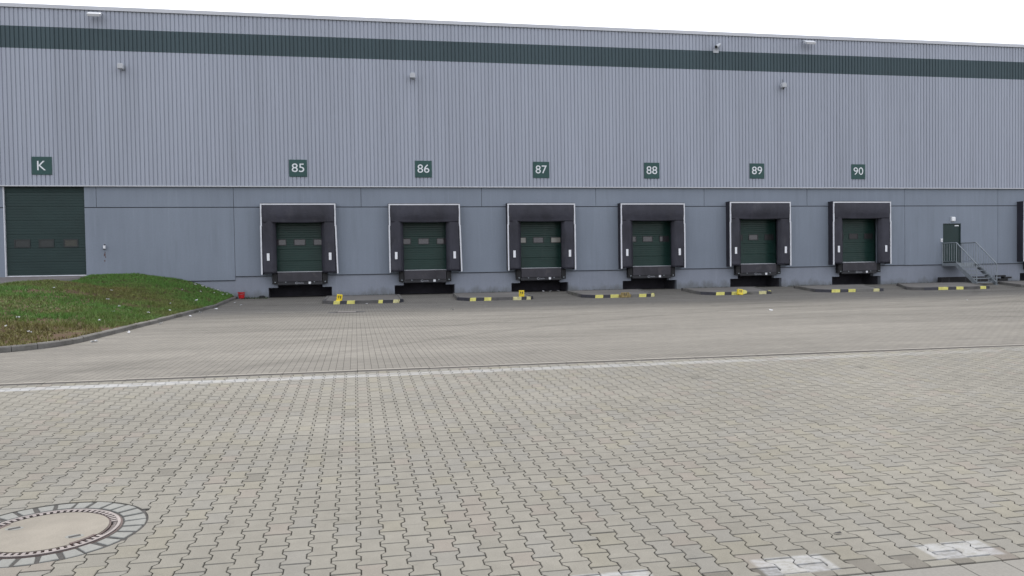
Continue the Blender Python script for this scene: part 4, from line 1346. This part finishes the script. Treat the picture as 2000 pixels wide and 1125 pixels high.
# paved apron in front of the gate
V = []; F = []
ay = np.linspace(30.0, YW + 0.12, 12); axs = np.linspace(0, 1, 16)
for y in ay:
    xe = apron_edge_x(y) + (0.5 * max(0, (31.5 - y)) * -1.2)
    for t in axs:
        x = xe + (-40 - xe) * t ** 1.6
        V.append((x, y, float(apron_z(x, y)) if x > -20 else float(apron_z(-20, y))))
for j in range(len(ay) - 1):
    for i in range(len(axs) - 1):
        a = j * len(axs) + i; F.append((a, a + len(axs), a + len(axs) + 1, a + 1))
k_ = len(axs)
for j in range(len(ay) - 1):
    i0 = len(V); a = V[j * k_]; b = V[(j + 1) * k_]
    V += [(a[0] + .001, a[1], a[2] - 0.001), (b[0] + .001, b[1], b[2] - 0.001), (b[0] + .3, b[1], b[2] - .5), (a[0] + .3, a[1], a[2] - .5)]; F.append((i0, i0 + 1, i0 + 2, i0 + 3))
for i in range(k_ - 1):
    i0 = len(V); a = V[i]; b = V[i + 1]
    V += [(a[0], a[1] - .001, a[2] - 0.001), (b[0], b[1] - .001, b[2] - 0.001), (b[0], b[1] - .3, b[2] - .5), (a[0], a[1] - .3, a[2] - .5)]; F.append((i0, i0 + 1, i0 + 2, i0 + 3))
M_apron = mat('brownish_apron_paving', (0.17, 0.155, 0.15), 0.9, noise=[((1, 1, 1), 0.12, 5), ((12, 12, 12), 0.1, 3)])
ap = np_mesh('gate_apron', V, F, M_apron); tag(ap, kind='structure')

# grass blades: one mass nobody could count
def fbm(X, Y, s, seed):
    r = np.random.RandomState(seed); out = np.zeros_like(X); amp = 1; tot = 0
    for o_ in range(5):
        a = r.uniform(0, 6.28, 6); ang = r.uniform(0, 6.28, 6)
        v = sum(np.sin((X * np.cos(g) + Y * np.sin(g)) * s * (2 ** o_) * r.uniform(.7, 1.3) + ph_) for g, ph_ in zip(ang, a)) / 3
        out += v * amp; tot += amp; amp *= 0.62
    return out / tot
NT_ = 78000
rx = nrng.rand(NT_) ** 1.25; ry = nrng.rand(NT_)
gy = 15.6 + ry * (YW - 15.7); gx = -5.45 - rx * 14.5
kx = np.interp(gy, [q.y for q in KPATH], [q.x for q in KPATH])
keep = (gx < kx - 0.12)
keep &= ~((gx < apron_edge_x(gy) + 0.03 - np.where(gy < 31.5, 0.6 * (31.5 - gy), 0)) & (gy > 30.0))
bare = fbm(gx, gy, 0.9, 5)
# bare reddish soil close behind the kerb, on the right part of the curve
soil = np.exp(-(((gx + 5.95) / 0.5) ** 2 + ((gy - 18.8) / 1.9) ** 2))
thin = np.clip((24 - gy) / 10, 0, 1) * 0.35
keep &= (nrng.rand(NT_) > soil * 1.05) & ((bare < 0.50 - thin * 0.8) | (nrng.rand(NT_) < 0.25))
gx = gx[keep]; gy = gy[keep]; bare = bare[keep]
gzv = bank_z(gx, gy)
N = len(gx)
print('grass tufts', N)
BL = 4
yel = np.clip(fbm(gx, gy, 0.45, 9) * 1.1 + (31 - gy) / 9.0 * 0.8, 0, 1)
cg = np.array([0.088, 0.185, 0.036]); cy_ = np.array([0.160, 0.152, 0.048]); cb = np.array([0.10, 0.070, 0.035])
colt = cg[None] * (1 - yel[:, None]) + cy_[None] * yel[:, None]
brn = (nrng.rand(N) < 0.08 + 0.36 * np.clip(yel * (0.6 + 0.8 * fbm(gx, gy, 1.3, 21)), 0, 1))
colt[brn] = colt[brn] * 0.4 + cb * 0.6
colt *= nrng.uniform(0.7, 1.3, (N, 1))
verts = np.zeros((N, BL, 3, 3)); 
ang = nrng.rand(N, BL) * 6.283
hgt = nrng.uniform(0.035, 0.085, (N, BL)) * (1 + 0.4 * np.clip(bare, -1, 1))[:, None]
wd = nrng.uniform(0.006, 0.013, (N, BL))
ox = nrng.normal(0, 0.03, (N, BL)); oy = nrng.normal(0, 0.03, (N, BL))
cx = gx[:, None] + ox; cyy = gy[:, None] + oy
z0 = gzv[:, None] - 0.008
verts[:, :, 0, 0] = cx - np.cos(ang) * wd; verts[:, :, 0, 1] = cyy - np.sin(ang) * wd; verts[:, :, 0, 2] = z0
verts[:, :, 1, 0] = cx + np.cos(ang) * wd; verts[:, :, 1, 1] = cyy + np.sin(ang) * wd; verts[:, :, 1, 2] = z0
tall = (fbm(gx, gy, 2.2, 33) > 0.34)
hgt[tall] *= 1.6
lean = nrng.normal(0, 0.035, (N, BL, 2)) * (1 + tall[:, None, None] * 0.6)
verts[:, :, 2, 0] = cx + lean[..., 0]; verts[:, :, 2, 1] = cyy + lean[..., 1]; verts[:, :, 2, 2] = z0 + hgt
vv = verts.reshape(-1, 3)
me = bpy.data.meshes.new('grass')
nf = N * BL
me.vertices.add(nf * 3); me.vertices.foreach_set('co', vv.ravel())
me.loops.add(nf * 3); me.loops.foreach_set('vertex_index', np.arange(nf * 3, dtype=np.int32))
me.polygons.add(nf); me.polygons.foreach_set('loop_start', np.arange(0, nf * 3, 3, dtype=np.int32))
me.update(calc_edges=True)
ca = me.color_attributes.new('tint', 'FLOAT_COLOR', 'POINT')
cc = np.ones((nf * 3, 4), np.float32); cc[:, :3] = np.repeat(colt, BL * 3, axis=0)
ca.data.foreach_set('color', cc.ravel())
M_grass = bpy.data.materials.new('grass_blade'); M_grass.use_nodes = True
n = M_grass.node_tree.nodes; l = M_grass.node_tree.links
p = n['Principled BSDF']; p.inputs['Roughness'].default_value = 0.6; p.inputs['Specular IOR Level'].default_value = 0.25
at_ = n.new('ShaderNodeAttribute'); at_.attribute_name = 'tint'; l.new(at_.outputs['Color'], p.inputs['Base Color'])
me.materials.append(M_grass)
go = bpy.data.objects.new('grass', me); C.objects.link(go)
tag(go, 'short patchy green and yellowish grass on the bank at the left', 'grass', kind='stuff')

# weeds along the foot of the wall and in the paving joints
def weeds(name, pts, label, h=(0.03, 0.12), col=(0.045, 0.060, 0.028)):
    v = []; f = []; cs = []
    for (x, y, z) in pts:
        for b in range(5):
            a = rng.random() * 6.28; w = rng.uniform(.006, .016); hh = rng.uniform(*h)
            qx = x + rng.gauss(0, .03); qy = y + rng.gauss(0, .015)
            i = len(v)
            v += [(qx - math.cos(a) * w, qy - math.sin(a) * w, z), (qx + math.cos(a) * w, qy + math.sin(a) * w, z), (qx + rng.gauss(0, .04), qy + rng.gauss(0, .02), z + hh)]
            k = rng.uniform(.6, 1.4); cs += [(col[0] * k, col[1] * k, col[2] * k, 1)] * 3
            f.append((i, i + 1, i + 2))
    o = np_mesh(name, v, f, M_grass, cols=cs)
    tag(o, label, 'weeds', kind='stuff')
pts = []
for x in np.arange(-5.0, 45.0, 0.045):
    c_in = any(c - 1.40 < x < c + 1.38 for c, dz in DOCKS.values())
    if c_in: continue
    dens = 0.35 + 0.5 * math.sin(x * 1.7) * math.sin(x * 0.6 + 1)
    if rng.random() < dens: pts.append((x, YW - 0.02 + rng.uniform(-.07, .03), gz(YW) - 0.005))
    if x < -3.9 and rng.random() < 0.9: pts.append((x, YW - rng.uniform(0.05, 0.7), gz(YW - .4)))
weeds('wall_weeds', pts, 'thin weeds and moss along the foot of the plinth')

# ------------------------------------------------------------------ small things
r = empty('red_bucket', (-5.03, 38.20, gz(38.2) + 0.03)); tag(r, 'small red plastic bucket by the wall at the end of the grass bank', 'bucket')
mb = MB(); mb.tube((0, 0, 0), (0, 0, 0.27), 0.12, 0.155, seg=24, caps=False); mb.tube((0, 0, 0.0), (0, 0, 0.01), 0.12, 0.12, seg=24)
mb.build('bucket_body', M_red, r, smooth=False)
mb = MB(); disc_ring(mb, 0.150, 0.168, 0.255, 0.275, seg=24); mb.build('rim', M_red, r)
mb = MB()
for i in range(10):
    t0 = math.pi * i / 10; t1 = math.pi * (i + 1) / 10
    mb.tube((0.16 * math.cos(t0), -0.02 - 0.13 * math.sin(t0), 0.26 - 0.08 * math.sin(t0)), (0.16 * math.cos(t1), -0.02 - 0.13 * math.sin(t1), 0.26 - 0.08 * math.sin(t1)), 0.005, seg=6)
mb.build('handle', M_galv, r)
r = empty('black_brick', (-4.15, 38.3, gz(38.3))); tag(r, 'small black block lying at the foot of the wall left of bay 85', 'block')
mb = MB(); mb.box(-0.13, 0.13, -0.06, 0.06, 0, 0.10); mb.box(-0.10, 0.08, -0.05, 0.05, 0.101, 0.125); mb.build('block', M_rubber, r, bevel=0.01)

r = empty('drain_cover', (-0.30, 27.2, gz(27.2) + 0.002)); tag(r, 'rectangular iron drain cover sunk into the brick paving in front of bay 85', 'drain cover')
mb = MB(); mb.box(-0.36, 0.36, -0.28, -0.22, -0.03, 0.010); mb.box(-0.36, 0.36, 0.22, 0.28, -0.03, 0.010); mb.box(-0.36, -0.30, -0.219, 0.219, -0.03, 0.010); mb.box(0.30, 0.36, -0.219, 0.219, -0.03, 0.010)
mb.build('frame', M_kerb_dark, r)
mb = MB(); mb.box(-0.295, 0.295, -0.215, 0.215, -0.03, 0.012); mb.build('cover', M_worn, r)
mb = MB(); mb.slab([(-0.62, -0.34), (0.55, -0.32), (0.6, 0.33), (-0.58, 0.36)], -0.03, 0.003); mb.build('mortar_patch', M_kerb_dark, r)

LIT = [(-7.29, 19.0), (-8.0, 19.3), (-6.6, 18.3), (-10.2, 31.5), (-9.8, 31.0), (-8.2, 30.0), (-7.6, 27.4), (-6.6, 24.2), (-6.9, 26.0), (-6.0, 25.6), (-6.2, 29.5), (-6.0, 33.0),
       (-7.8, 21.0), (-6.2, 21.6), (-9.4, 22.8), (-6.4, 36.2), (-6.0, 37.0), (-5.7, 37.4), (-6.9, 35.0), (-5.75, 27.2), (-9.2, 27.6)]
LIT += [(-7.0 + i * 0.14 + rng.uniform(-.05, .05), 38.1 + rng.uniform(-.25, .3)) for i in range(12)]
def litter(x, y, z, label, group, sx=0.09, sy=0.06, hz=0.03):
    mb = MB(); k = 4
    g = [[mb.bm.verts.new(((i / k - .5) * sx * 2 + rng.gauss(0, .008), (j / k - .5) * sy * 2 + rng.gauss(0, .008), rng.random() * hz)) for i in range(k + 1)] for j in range(k + 1)]
    for j in range(k):
        for i in range(k): mb.bm.faces.new([g[j][i], g[j][i + 1], g[j + 1][i + 1], g[j + 1][i]])
    o = mb.build('paper_scrap', M_litter)
    o.location = (x, y, z); o.rotation_euler = (RA(rng.uniform(5, 30)), RA(rng.uniform(-15, 15)), rng.random() * 6)
    tag(o, label, 'paper scrap', group)
for (x, y) in LIT:
    sc_ = rng.uniform(.25, .7)
    litter(x, y, float(bank_z(np.array([x]), np.array([y]))[0]) + 0.05, 'scrap of white litter lying in the grass of the bank', 'white litter scraps on the grass bank', 0.07 * sc_, 0.045 * sc_, 0.04)
for (x, y) in ((-5.25, 17.9), (-5.22, 20.4), (-5.2, 23.5), (-5.1, 27.0), (-5.2, 29.2), (-5.05, 31.5), (-4.95, 35.6), (-4.5, 34.0)):
    litter(x, y, gz(y) + 0.012, 'scrap of white litter lying in the gutter along the curved kerb', 'white litter scraps along the kerb', 0.055, 0.035, 0.03)
for (x, y, t) in ((0.42, 33.1, 'white scrap of litter in front of the kerb between bays 85 and 86'), (11.9, 22.0, 'lone white scrap of litter on the open yard in the middle distance'),
                  (20.6, 24.6, 'lone white scrap of litter on the open yard at the right'), (3.15, 27.0, 'tiny white scrap of litter on the yard in front of bay 86')):
    litter(x, y, gz(y) + 0.012, t, None, 0.045, 0.03, 0.015)
for x in (8.95, 9.35, 9.7):
    litter(x, 38.75, gz(38.5) + 0.02, 'white scrap of litter in the dark pit under bay 87', 'white litter scraps in the pit of bay 87', 0.06, 0.04, 0.04)
# a dark leaf on the near paving
mb = MB(); mb.bm.faces.new([mb.bm.verts.new(q) for q in ((-0.03, -0.004, 0), (0.0, -0.012, 0.004), (0.035, -0.002, 0.0), (0.03, 0.010, 0.006), (-0.005, 0.006, 0.004))])
o = mb.build('leaf', M_rubber); o.location = (2.86, 4.50, A * 4.5 + 0.006); tag(o, 'small black leaf lying on the near paving at the right', 'leaf')
